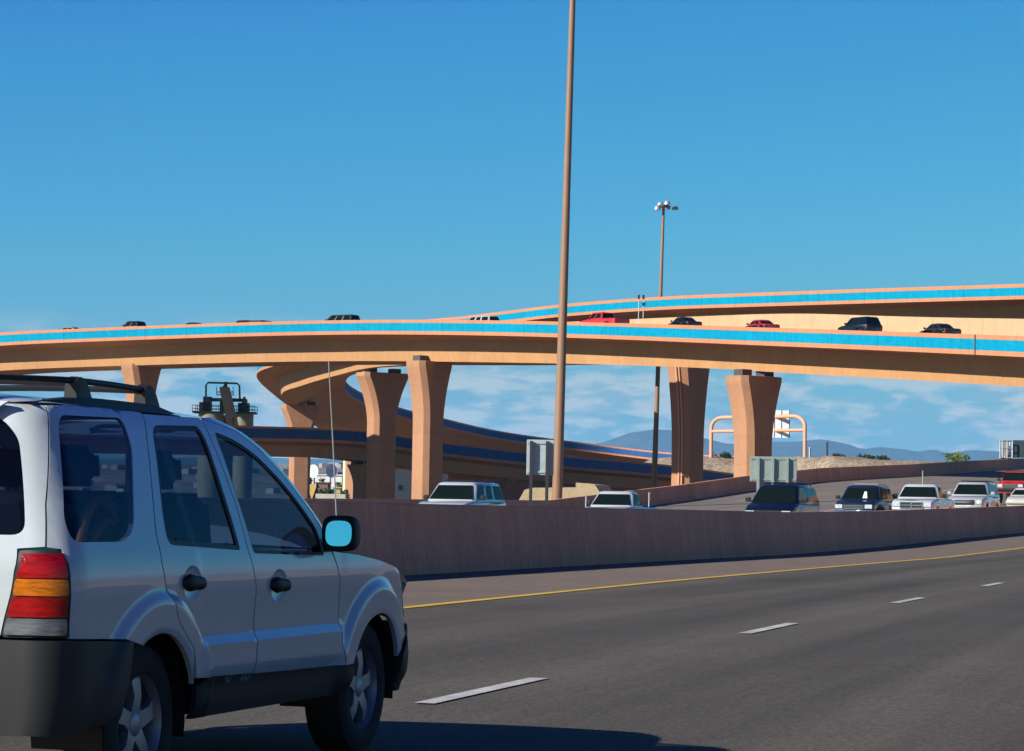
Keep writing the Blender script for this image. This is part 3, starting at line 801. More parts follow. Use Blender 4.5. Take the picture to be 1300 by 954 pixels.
def panel(name, outline, m, parent=suv, holes=(), fn=smap, off=0.0, rim=.022, step=.030, mirror=False, left=False, smooth=50, lines=(), rings=()):
    outs = [dens(outline, step)] + [dens(h, step) for h in holes]
    pts, edges = [], []
    for lp in outs:
        o = len(pts); pts += [Vector(p) for p in lp]; edges += [(o + i, o + (i + 1) % len(lp)) for i in range(len(lp))]
    nb0 = len(pts)
    def chain(seq):
        prev = None
        for q in seq:
            ok = inside(q, outs[0]) and not any(inside(q, h) for h in outs[1:]) and min((q[0] - p.x) ** 2 + (q[1] - p.y) ** 2 for p in pts[:nb0]) > 6e-5
            if ok:
                pts.append(Vector(q))
                if prev is not None: edges.append((prev, len(pts) - 1))
                prev = len(pts) - 1
            else: prev = None
    x0_, x1_ = min(p[0] for p in outs[0]), max(p[0] for p in outs[0])
    for zl in lines: chain([(x, zl) for x in np.arange(x0_ + .004, x1_, .02)])
    for cx, cz0, ra, rb, n_ in rings: chain([(cx + ra * math.cos(2 * math.pi * k / n_), cz0 + rb * math.sin(2 * math.pi * k / n_)) for k in range(n_ + 1)])
    nb = len(pts)
    xs = [p[0] for p in outs[0]]; zs = [p[1] for p in outs[0]]
    x = min(xs) + step * .5
    row = 0
    while x < max(xs):
        z = min(zs) + step * (.25 if row % 2 else .7)
        while z < max(zs):
            if inside((x, z), outs[0]) and not any(inside((x, z), h) for h in outs[1:]):
                if min((x - p.x) ** 2 + (z - p.y) ** 2 for p in pts[:nb]) > (step * .45) ** 2: pts.append(Vector((x, z)))
            z += step
        x += step * .87; row += 1
    vs, es, fs, *_ = delaunay_2d_cdt(pts, edges, [], 0, 1e-6)
    tri = []
    for f in fs:
        c = sum((vs[i] for i in f), Vector((0, 0))) / len(f)
        if inside(c, outs[0]) and not any(inside(c, h) for h in outs[1:]): tri.append(tuple(f))
    mb = MB(); V3 = [fn(v.x, v.y, off) for v in vs]
    sides = (1, -1) if mirror else ((-1,) if left else (1,))
    for sd in sides:
        mb.add([(p.x * sd, p.y, p.z) for p in V3], tri)
        if rim:
            o = 0
            for lp in outs:
                n = len(lp)
                A = [fn(p[0], p[1], off) for p in lp]; B = [fn(p[0], p[1], off - rim) for p in lp]
                mb.add([(p.x * sd, p.y, p.z) for p in A + B], [(i, (i + 1) % n, n + (i + 1) % n, n + i) for i in range(n)])
    return mb.build(name, m, parent, smooth=smooth)

def arch(ax, r, a0, a1, n=22, zc=AZ, sq=1.0):
    return [(ax + r * sq * math.cos(R(a0 + (a1 - a0) * i / n)), zc + r * math.sin(R(a0 + (a1 - a0) * i / n))) for i in range(n + 1)]

BM = M['suv_white']
def rg(ax): return [(ax, AZ, r / .97, r, 120) for r in (.395, .415, .500, .515, .530, .545, .560, .575)]
def hrg(hs0, hz): return [(hs0, hz, .10 * k, .075 * k, 28) for k in (1.0, .88, .72, .5, .25)]
w_quarter = rnd([(4.07, 1.625), (3.47, 1.635), (3.475, 1.52), (3.72, 1.16), (3.84, 1.115), (4.27, 1.115), (4.275, 1.20), (4.14, 1.50)], [.10, .05, .10, .12, .07, .07, .05, .2])
w_rear = rnd([(3.20, 1.615), (2.69, 1.63), (2.655, 1.57), (2.665, 1.07), (3.43, 1.10), (3.40, 1.22), (3.26, 1.50)], [.06, .04, .05, .02, .10, .1, .1])
w_front = rnd([(2.53, 1.61), (2.32, 1.578), (2.13, 1.515), (1.93, 1.40), (1.77, 1.275), (1.665, 1.165), (1.655, 1.035), (2.525, 1.055)], [.03, .15, .2, .2, .15, .03, .02, .03])
rd_edge = [(3.235, 1.662), (3.33, 1.50), (3.455, 1.27), (3.515, 1.15), (3.525, 1.02), (3.49, .91), (3.395, .77), (3.235, .655), (3.19, .525)]
bseam = [(2.605, 1.668), (2.565, 1.28), (2.58, 1.07), (2.545, .98), (2.505, .88), (2.505, .505)]
fd_edge = [(1.40, .49), (1.43, .62), (1.44, .80), (1.46, .93), (1.545, 1.05), (1.565, 1.13), (1.63, 1.215), (1.73, 1.305), (1.88, 1.425), (2.07, 1.545), (2.27, 1.622), (2.595, 1.668)]
G = .005
def sh(poly, dx): return [(x + dx, z) for x, z in poly]
rear_door = sh(rd_edge, -G) + [(2.51 + G, .51)] + sh(bseam[::-1], G)[1:]
front_door = sh(fd_edge, G) + sh(bseam, -G)
quarter = [(3.245, 1.668), (3.6, 1.672), (3.96, 1.668), (4.10, 1.66), (4.19, 1.50), (4.32, 1.26), (4.385, 1.095), (4.33, 1.088), (4.318, 1.03), (4.302, .738), (3.90, .722)] + arch(RA, .382, 84 - 22, 155, 20) + [(3.20, .50)] + sh(rd_edge[::-1], G)[1:]
quarter = [p for p in quarter]
fender = [(1.395, .49)] + arch(FA, .382, 22, 158, 24) + [(.50, .56), (.36, .64), (.10, .66), (.05, .69), (.28, .70), (.42, .86), (.18, .835), (.24, .86), (.42, .925), (.6, .965), (.9, 1.005), (1.2, 1.035), (1.535, 1.055)] + sh(fd_edge[3::-1], -G)
fender = [(1.395, .49)] + arch(FA, .382, 22, 158, 24) + [(.50, .56), (.36, .645), (.20, .665), (.335, .70), (.455, .875), (.30, .872), (.42, .918), (.6, .962), (.9, 1.003), (1.2, 1.035), (1.535, 1.055)] + sh(fd_edge[3::-1], -G)
for left in (False, True):
    kw = dict(left=left)
    q = panel('quarter_panel', quarter, BM, holes=[w_quarter], rings=rg(RA), **kw)
    panel('window_glass', shrink(w_quarter, -.004), M['glass_priv'], parent=q, off=-.006, rim=0, **kw)
    d1 = panel('door', rear_door, BM, holes=[w_rear], lines=(.655, .660, .700, .705), rings=rg(RA) + hrg(3.22, .935), smooth=24, **kw)
    panel('window_trim', w_rear, M['blacktrim'], parent=d1, holes=[shrink(w_rear, .022)], off=-.004, rim=.012, step=.03, **kw)
    panel('window_glass', shrink(w_rear, .018), M['glass_priv'], parent=d1, off=-.012, rim=0, **kw)
    d2 = panel('door', front_door, BM, holes=[w_front], lines=(.655, .660, .700, .705), rings=rg(FA) + hrg(2.24, .905), smooth=24, **kw)
    panel('window_trim', w_front, M['blacktrim'], parent=d2, holes=[shrink(w_front, .016)], off=-.004, rim=.012, step=.03, **kw)
    panel('window_glass', shrink(w_front, .012), M['glass'], parent=d2, off=-.012, rim=0, **kw)
    panel('fender', fender, BM, rings=rg(FA), **kw)
    # sill moulding
    panel('sill_moulding', [(1.30, .475), (1.38, .485), (3.10, .52), (3.20, .49), (3.155, .345), (1.295, .345)], M['greyplastic'], off=.014, **kw)
    sd = -1 if left else 1
    for d_, hs0, hz in ((d1, 3.22, .935), (d2, 2.24, .905)):
        mb = MB(); c = smap(hs0, hz, .022)
        rows = []
        for k in range(-8, 9):
            t = k / 8; s_ = hs0 - t * .115; e = math.sqrt(max(0, 1 - abs(t) ** 4))
            h = .030 * (e if abs(t) < 1 else 0) * (1 + .35 * (1 if t < -.1 else 0) * (1 - abs(t + .55) / .6 if abs(t + .55) < .6 else 0))
            p = Vector((smap(hs0, hz).x + .012 + .022 * e, 2.2 - s_, hz - .004 * t))
            rows.append([(sd * (p.x + .022 * e * math.cos(a)), p.y, p.z + h * math.sin(a)) for a in [2 * math.pi * j / 12 for j in range(12)]])
        mb.add([p for r in rows for p in r], [(i * 12 + j, i * 12 + (j + 1) % 12, (i + 1) * 12 + (j + 1) % 12, (i + 1) * 12 + j) for i in range(16) for j in range(12)])
        mb.build('door_handle', M['blackplastic'], d_)
    # headlight
    hl = panel('headlight', rnd([(.445, .872), (.345, .703), (.215, .668), (-.05, .70), (-.02, .80), (.27, .868)], .03), M['head_lens'], off=.003, rim=.03, **kw)
    # tail light: a black housing and four lenses
    tl = panel('tail_light', rnd([(4.335, 1.082), (4.325, 1.03), (4.31, .742), (4.575, .742), (4.535, 1.00), (4.50, 1.082)], [.012, .02, .015, .015, .03, .015]), M['blacktrim'], off=.006, rim=.03, **kw)
    def xl(z): return 4.565 - (z - .742) * .15 - (.03 if z > 1.03 else 0)
    def xr_(z): return 4.322 + (z - .742) * .04
    for z0, z1, mm in ((.975, 1.070, 'lens_red'), (.905, .970, 'lens_amber'), (.822, .900, 'lens_red'), (.752, .816, 'lens_clear')):
        panel('lens', rnd([(xr_(z1), z1), (xr_(z0), z0), (xl(z0), z0), (xl(z1), z1)], .012), M[mm], parent=tl, off=.016, rim=.012, step=.02, **kw)
    # mirror on its arm
    mr = MB(); x0 = .795; cy = 2.2 - 1.60; cz_ = 1.145
    ring = []
    for k, (dy, sx, szz) in enumerate(((-.065, .080, .080), (-.05, .086, .088), (.0, .084, .086), (.05, .070, .070), (.075, .04, .035))):
        ring.append([(sd * (x0 + .145 + sx * math.copysign(abs(math.cos(a)) ** .5, math.cos(a))), cy + dy + .17 * sx * math.copysign(abs(math.cos(a)) ** .5, math.cos(a)), cz_ + szz * math.copysign(abs(math.sin(a)) ** .6, math.sin(a))) for a in [2 * math.pi * j / 28 for j in range(28)]])
    mr.add([p for r in ring for p in r], [(i * 28 + j, i * 28 + (j + 1) % 28, (i + 1) * 28 + (j + 1) % 28, (i + 1) * 28 + j) for i in range(4) for j in range(28)])
    mr.add(ring[-1], [tuple(range(28))]); mr.add(ring[0], [tuple(range(27, -1, -1))])
    mr.add([(sd * .80, cy - .06, 1.035), (sd * .80, cy + .14, 1.035), (sd * .93, cy + .04, 1.075), (sd * .93, cy - .05, 1.075), (sd * .80, cy - .06, 1.075), (sd * .80, cy + .14, 1.12), (sd * .93, cy + .04, 1.14), (sd * .93, cy - .05, 1.12)],
           [(0, 1, 2, 3), (7, 6, 5, 4), (0, 4, 5, 1), (1, 5, 6, 2), (2, 6, 7, 3), (3, 7, 4, 0)])
    mo_ = mr.build('side_mirror', M['blackplastic'], suv)
    g = MB(); gl = [(sd * (x0 + .150 + .064 * math.copysign(abs(math.cos(a)) ** .6, math.cos(a))), cy - .074 + .17 * .064 * math.copysign(abs(math.cos(a)) ** .6, math.cos(a)) + .004 * math.copysign(abs(math.sin(a)) ** .7, math.sin(a)), cz_ + .062 * math.copysign(abs(math.sin(a)) ** .7, math.sin(a))) for a in [2 * math.pi * j / 28 for j in range(28)]]
    g.add(gl, [tuple(range(28))]); g.build('mirror_glass', M['mirror'], mo_, smooth=0)
    # roof rail with its feet
    rl = MB(); pr = []
    xr = lambda s: sd * (.545 - .17 * sstep(3.72, 4.2, s))
    rl.tube([(xr(s), 2.2 - s, 1.772 + .010 * math.sin(math.pi * (s - 2.95) / 1.2)) for s in np.linspace(2.97, 4.16, 18)], .014, 10)
    rail = rl.build('roof_rail', M['blackplastic'], suv)
    st = MB()
    st.grid([[(sd * (.545 + dx), 2.2 - s, 1.706 + h - .010 * ((s - 3.5) / .8) ** 2) for dx, h in ((-.035, -.03), (-.03, .040 * min(1, (4.19 - s) / .5, (s - 2.70) / .3) - .028), (.03, .036 * min(1, (4.19 - s) / .5, (s - 2.70) / .3) - .028), (.045, -.035))] for s in np.linspace(2.74, 4.17, 20)])
    st.build('rail_base', M['blackplastic'], rail)
    for s0, ln, front in ((3.05, .23, 1), (3.71, .22, 1), (4.16, .12, -1)):
        f = MB(); n = 9; rows = []
        for i in range(n):
            t = i / (n - 1); s_ = s0 - ln * .75 * front * (t - .28)
            h = 1.80 - .075 * (t - .25) ** 2 * 2.4 if t > .25 else 1.80 - .02 * (.25 - t) * 4
            if t > .55: h = 1.80 - .098 * ((t - .55) / .45) ** 1.3 - .016
            wd = .030
            rows.append([(xr(s_) - sd * wd, 2.2 - s_, 1.70), (xr(s_) - sd * wd * .8, 2.2 - s_, h), (xr(s_) + sd * wd * .8, 2.2 - s_, h - .003), (xr(s_) + sd * wd, 2.2 - s_, 1.695)])
        f.grid(rows); f.add(rows[0], [(0, 1, 2, 3)]); f.add(rows[-1], [(3, 2, 1, 0)])
        f.build('rail_foot', M['blackplastic'], rail, smooth=50)
for s0 in (3.70, 3.08):
    MB().grid([[(x, 2.2 - s0 + dy, 1.768 + .012 * (1 - (x / .55) ** 2) + dz) for dy, dz in ((-.035, 0), (-.02, .014), (.02, .014), (.035, 0), (.02, -.012), (-.02, -.012), (-.035, 0))] for x in np.linspace(-.55, .55, 14)]).build('crossbar', M['blackplastic'], suv)

# roof, pillars, windshield, bonnet
pil = [(1.36, .775, 1.075), (1.44, .742, 1.19), (1.54, .708, 1.29), (1.66, .668, 1.40), (1.80, .622, 1.515), (1.96, .588, 1.59), (2.14, .570, 1.642), (2.32, .560, 1.676)]
def along(pl, t):
    ds = [0.0]
    for a, b in zip(pl, pl[1:]): ds.append(ds[-1] + (Vector(b) - Vector(a)).length)
    d = t * ds[-1]; P = np.array(pl)
    return Vector((np.interp(d, ds, P[:, 0]), np.interp(d, ds, P[:, 1]), np.interp(d, ds, P[:, 2])))
rows = []
for i in range(25):
    t = i / 24; e = along(pil, t); row = []
    for j in range(-12, 13):
        v = j / 12; bow = (1 - v * v)
        row.append((v * e.y, 2.2 - (e.x - .16 * bow * (1 - .55 * t)), e.z + .022 * bow * t - .02 * bow * (1 - t)))
    rows.append(row)
MB().grid(rows).build('windshield', M['glass_wind'], suv, smooth=60)
pout = [(u, smap(u, z).x, z) for u, z in fd_edge[4:]]
for sd in (1, -1):
    mb = MB(); rows = []
    for i in range(25):
        a, b = along(pout, i / 24), along([(s, y, z) for s, y, z in pil], i / 24)
        rows.append([(sd * (a.y - .02), 2.2 - a.x, a.z), (sd * (a.y - .001), 2.2 - a.x + G, a.z + .002)] + [(sd * (a.y + (b.y - a.y) * k + .010 * math.sin(math.pi * k)), 2.2 - (a.x + (b.x - a.x) * k), a.z + (b.z - a.z) * k + .006 * math.sin(math.pi * k)) for k in (.2, .4, .6, .8, 1.0)])
    mb.grid(rows).build('windshield_pillar', BM, suv, smooth=60)
ZR = 1.672
us_ = [2.32, 2.38, 2.46, 2.56, 2.66] + list(np.linspace(2.76, 3.96, 14)) + list(np.linspace(4.0, 4.32, 14)) + list(np.linspace(4.40, 4.86, 8))
ring = []
for u in us_:
    p = smap(u, ZR, -.002)
    if u < 2.66:
        k = sstep(2.32, 2.66, u); p.x = .560 + (p.x - .560) * k; p.z = 1.676 + (ZR - 1.676) * k
    ring.append(Vector((max(p.x, 0), p.y, p.z)))
ring.append(Vector((0, ring[-1].y, ZR)))
yr = ring[-1].y
rows = []
for p in ring:
    q = Vector((0, max(p.y, yr + .42), 0)); row = []
    cr_ = .050 * (.6 + .4 * sstep(-.1, -.55, p.y))
    for j in range(17):
        t = (j / 16) ** 1.7; v = p + (q - p) * t; v.z = p.z + cr_ * (1 - (1 - t) ** 3.2); row.append(v)
    rows.append(row)
mb = MB().grid(rows); mb.grid([[Vector((-v.x, v.y, v.z)) for v in r] for r in rows])
mb.build('roof', BM, suv, smooth=60)
MB().grid([[(x, y, 1.640 + .03 * (1 - (x / .58) ** 2)) for x in np.linspace(-.58, .58, 9)] for y in (-.1, -1.0, -1.86)]).build('headliner', M['interior'], suv)
hz = pchip([.16, .24, .30, .42, .6, .9, 1.2, 1.4], [.80, .868, .885, .925, .970, 1.012, 1.045, 1.06])
rows = []
for s in list(np.linspace(.17, .45, 10)) + list(np.linspace(.52, 1.30, 14)):
    k = sstep(.17, .7, s); tw = Wf(.93) * (1 - .13 * (1 - min(s, 1)) ** 2) - .008
    ye = tw if s > .34 else tw - .30 + .30 * math.sqrt(max(0, 1 - ((.34 - s) / .30) ** 2)); row = []
    for j in range(-16, 17):
        v = j / 16; row.append((v * ye, 2.2 - s + .10 * (1 - v * v) * (1 - k), hz(s) + .035 * (1 - abs(v) ** 2.5) * k - .008 + (.0 if s < 1.0 else 0)))
    rows.append(row)
MB().grid(rows).build('bonnet', BM, suv, smooth=60)
MB().grid([[(v * .84, 2.2 - 1.28 - dy - .05 * v * v, z) for v in np.linspace(-1, 1, 13)] for dy, z in ((-.04, 1.03), (.03, 1.058), (.16, 1.05))]).build('cowl', M['blackplastic'], suv)
# front end
panel('front_bumper', [(.53, .34), (.53, .50), (.46, .575), (.34, .635), (.18, .66), (-.78, .66), (-.78, .30), (.4, .30)], M['greyplastic'], off=.016, mirror=True)
panel('grille', [(-.08, .675), (-.03, .80), (-.80, .80), (-.80, .675)], M['blacktrim'], off=-.01, rim=0, mirror=True)
# rear end
w_tail = rnd([(4.30, 1.53), (4.455, 1.14), (5.25, 1.14), (5.25, 1.61), (4.33, 1.61)], [.05, .06, 0, 0, .06])
wl_ = [p for p in w_tail if p[0] < 5.249]
tailgate = [(4.197, 1.50), (4.107, 1.66), (4.40, 1.668), (5.25, 1.672), (5.25, 1.61)] + wl_[12:18] + wl_[0:12] + [(5.25, 1.14), (5.25, .748), (4.583, .748), (4.543, 1.00), (4.508, 1.088), (4.392, 1.097), (4.327, 1.26)]
tg = panel('tailgate', tailgate, BM, mirror=True)
panel('rear_window', w_tail, M['glass_priv'], parent=tg, off=-.006, rim=0, mirror=True)
panel('rear_bumper', [(3.885, .712), (4.30, .730), (5.28, .735), (5.28, .36), (4.3, .36), (3.93, .40)] , M['greyplastic'], off=.026, rim=.05, mirror=True)
# cabin: shell, seats, wheel
mb = MB(); mb.box((0, -.12, .50), (1.50, 3.7, .30)); mb.box((0, -1.5, .78), (1.38, .9, .45)); mb.box((0, 1.25, .70), (1.36, .9, .35))
mb.build('floor_pan', M['interior'], suv, smooth=0)
def rbox(c, size, r=.05, tilt=0):
    bm = bmesh.new(); bmesh.ops.create_cube(bm, size=1)
    bmesh.ops.scale(bm, vec=size, verts=bm.verts); bmesh.ops.bevel(bm, geom=bm.edges[:], offset=min(r, min(size) * .45), segments=3, affect='EDGES')
    if tilt: bmesh.ops.rotate(bm, cent=(0, 0, 0), matrix=Matrix.Rotation(tilt, 3, 'X'), verts=bm.verts)
    bmesh.ops.translate(bm, vec=c, verts=bm.verts)
    o = [tuple(v.co) for v in bm.verts], [tuple(v.index for v in f.verts) for f in bm.faces]; bm.free(); return o
for x, y in ((.38, .02), (-.38, .02), (.40, -.86), (-.40, -.86)):
    mb = MB(); mb.add(*rbox((x, y - .02, .72), (.52, .52, .16))); mb.add(*rbox((x, y - .30, 1.02), (.50, .14, .62), tilt=R(14))); mb.add(*rbox((x, y - .40, 1.43), (.27, .10, .18), tilt=R(10)))
    mb.build('seat', M['seat_fabric'], suv, smooth=60)
mb = MB(); mb.add(*rbox((0, .95, .94), (1.45, .42, .24))); mb.build('dashboard', M['interior'], suv, smooth=60)
mb = MB(); mb.tube([(-.38 + .19 * math.cos(a), .60 + .06 * math.sin(a), 1.0 + .18 * math.sin(a)) for a in np.linspace(0, 2 * math.pi, 25)], .014, 8); mb.tube([(-.38, .60, 1.0), (-.38, .85, .93)], .03, 8)
mb.build('steering_wheel', M['blackplastic'], suv)
# wheels in dark wells
for ax in (FA, RA):
    for sd in (1, -1):
        mb = MB(); n = 24
        rows = [[(sd * x, 2.2 - ax + .40 * math.cos(R(-12 + 204 * i / n)), AZ + .40 * math.sin(R(-12 + 204 * i / n))) for x in (.50, .82)] for i in range(n + 1)]
        mb.grid(rows); mb.add([r[0] for r in rows], [tuple(range(n + 1))]); mb.build('wheel_well', M['blacktrim'], suv)
        yc = 2.2 - ax; RT = .343
        t = MB(); t.lathe([(.215, .60), (.235, .595), (.325, .605), (RT, .63), (RT, .76), (.332, .795), (.29, .812), (.225, .808), (.208, .80)], (0, yc, RT + .004), 'x', 48)
        if sd < 0: t.v = [(-x, y, z) for x, y, z in t.v]
        wh = t.build('wheel', M['tyre'], suv)
        rim = MB(); rim.lathe([(.214, .60), (.205, .70), (.205, .790), (.214, .802), (.222, .800)], (0, yc, RT + .004), 'x', 48)
        rim.lathe([(0, .786), (.035, .786), (.05, .778), (.055, .76), (.05, .70), (0, .70)], (0, yc, RT + .004), 'x', 24)
        for k in range(5):
            a = 2 * math.pi * k / 5 + .3; ca, sa = math.cos(a), math.sin(a); v = []
            for r, hw_, xo in ((.04, .040, .775), (.12, .032, .785), (.208, .045, .770)):
                for q in (-hw_, hw_):
                    for xx in (xo, xo - .035): v.append((xx, yc + r * ca - q * sa, RT + .004 + r * sa + q * ca))
            rim.add(v, [(0, 2, 6, 4), (4, 6, 10, 8), (1, 5, 7, 3), (5, 9, 11, 7), (0, 4, 5, 1), (4, 8, 9, 5), (2, 3, 7, 6), (6, 7, 11, 10)])
        if sd < 0: rim.v = [(-x, y, z) for x, y, z in rim.v]
        rim.build('rim', M['alloy'], wh)
        dk = MB(); dk.lathe([(0, .69), (.19, .69)], (0, yc, RT + .004), 'x', 32)
        if sd < 0: dk.v = [(-x, y, z) for x, y, z in dk.v]
        dk.build('brake_disc', M['steel_dark'], wh)
# whip aerial on the far front wing
an = MB(); an.tube([(.68, 2.2 - .99, 1.02), (.68, 2.2 - 1.005, 1.12), (.67, 2.2 - 1.06, 1.55), (.66, 2.2 - 1.13, 2.02)], [.008, .004, .0035, .0028], 8)
an.build('aerial', M['steel'], suv)

# load in the boot
def suv_at(x, y, z): return suv_pos + _r * x + _d * y + Vector((0, 0, z))
def suv_px(px, py, xl):
    dr = at(px, py, 10) - Vector((0, 0, HC)); o = Vector((0, 0, HC)) - suv_pos
    t = (xl - o.dot(_r)) / dr.dot(_r); p = o + dr * t
    return (xl, p.dot(_d), p.z)
tb = MB(); pts = [suv_px(x, y, .60) for x, y in ((100, 696), (106, 668), (114, 645), (125, 634), (136, 638), (145, 655), (152, 676), (157, 696))]
tb.tube([suv_at(*p) for p in catmull(pts, .03)], .022, 12)
pts = [suv_px(x, y, .60) for x, y in ((118, 696), (122, 678), (130, 666), (144, 662))]
tb.tube([suv_at(*p) for p in catmull(pts, .03)], .02, 12)
tag(tb.build('hand_truck_handle', M['orange_tube'], smooth=60), 'curved orange tube handle behind the rearmost side window of the white car', 'handle')
gb = MB(); gb.add(*rbox((0, 0, 0), (.34, .26, .24), .02)); q_ = suv_px(88, 676, .52); gb.v = [tuple(suv_at(.46 + x * .5, q_[1] + y, q_[2] + z)) for x, y, z in gb.v]
tag(gb.build('storage_box', M['green_box'], smooth=40), 'dark green plastic box inside the white car, behind its rearmost side window', 'box')

# ------------------------------------------------------------------ other traffic
def roundrect_prism(poly, w, r=.07, nose=None):
    """side outline swept across the width with softened outer edges; nose(s) narrows the plan"""
    mb = MB(); k = len(poly); inn = shrink(poly, r)
    st = [(-w, inn), (-w + r * .35, [((a[0] * .35 + b[0] * .65), (a[1] * .35 + b[1] * .65)) for a, b in zip(inn, poly)]), (-w + r, poly), (0, poly), (w - r, poly), (w - r * .35, [((a[0] * .35 + b[0] * .65), (a[1] * .35 + b[1] * .65)) for a, b in zip(inn, poly)]), (w, inn)]
    vs = []
    for x, pl in st: vs += [(x * (nose(p[0], p[1]) if nose else 1), p[0], p[1]) for p in pl]
    fs = [(i * k + j, i * k + (j + 1) % k, (i + 1) * k + (j + 1) % k, (i + 1) * k + j) for i in range(len(st) - 1) for j in range(k)]
    tri = delaunay_2d_cdt([Vector(p) for p in inn], [(i, (i + 1) % k) for i in range(k)], [], 1, 1e-6)
    if len(tri[0]) == k:
        for f in tri[2]:
            fs.append(tuple(f)); fs.append(tuple(len(vs) - k + i for i in reversed(f)))
    mb.add(vs, fs); return mb

KIND = {
 # L, W, H, hood front z, cowl s/z, belt z, roof front s, roof rear s, rear glass base s, tail z, cabin kind
 'sedan':  dict(L=4.7, W=1.78, H=1.42, hf=.70, cowl=(1.30, .93), rf=2.05, rr=3.20, rb=3.95, tail=1.0, wr=.32, ax=(.90, 3.65), gc=.20),
 'wagon':  dict(L=4.8, W=1.90, H=1.78, hf=.98, cowl=(1.25, 1.12), rf=1.90, rr=4.45, rb=4.72, tail=1.12, wr=.37, ax=(.95, 3.80), gc=.24),
 'suv':    dict(L=5.1, W=2.0, H=1.90, hf=1.02, cowl=(1.42, 1.20), rf=2.05, rr=4.80, rb=5.02, tail=1.20, wr=.39, ax=(.98, 3.95), gc=.27),
 'van':    dict(L=4.9, W=1.95, H=1.78, hf=.86, cowl=(1.0, 1.08), rf=1.75, rr=4.65, rb=4.86, tail=1.08, wr=.34, ax=(.95, 3.95), gc=.2),
 'pickup': dict(L=5.5, W=2.0, H=1.84, hf=1.06, cowl=(1.42, 1.20), rf=2.00, rr=2.85, rb=3.02, tail=1.20, wr=.39, ax=(.98, 4.25), gc=.27, bed=1),
 'crew':   dict(L=5.9, W=2.0, H=1.86, hf=1.06, cowl=(1.42, 1.20), rf=2.00, rr=3.60, rb=3.80, tail=1.20, wr=.39, ax=(.98, 4.65), gc=.27, bed=1),
}
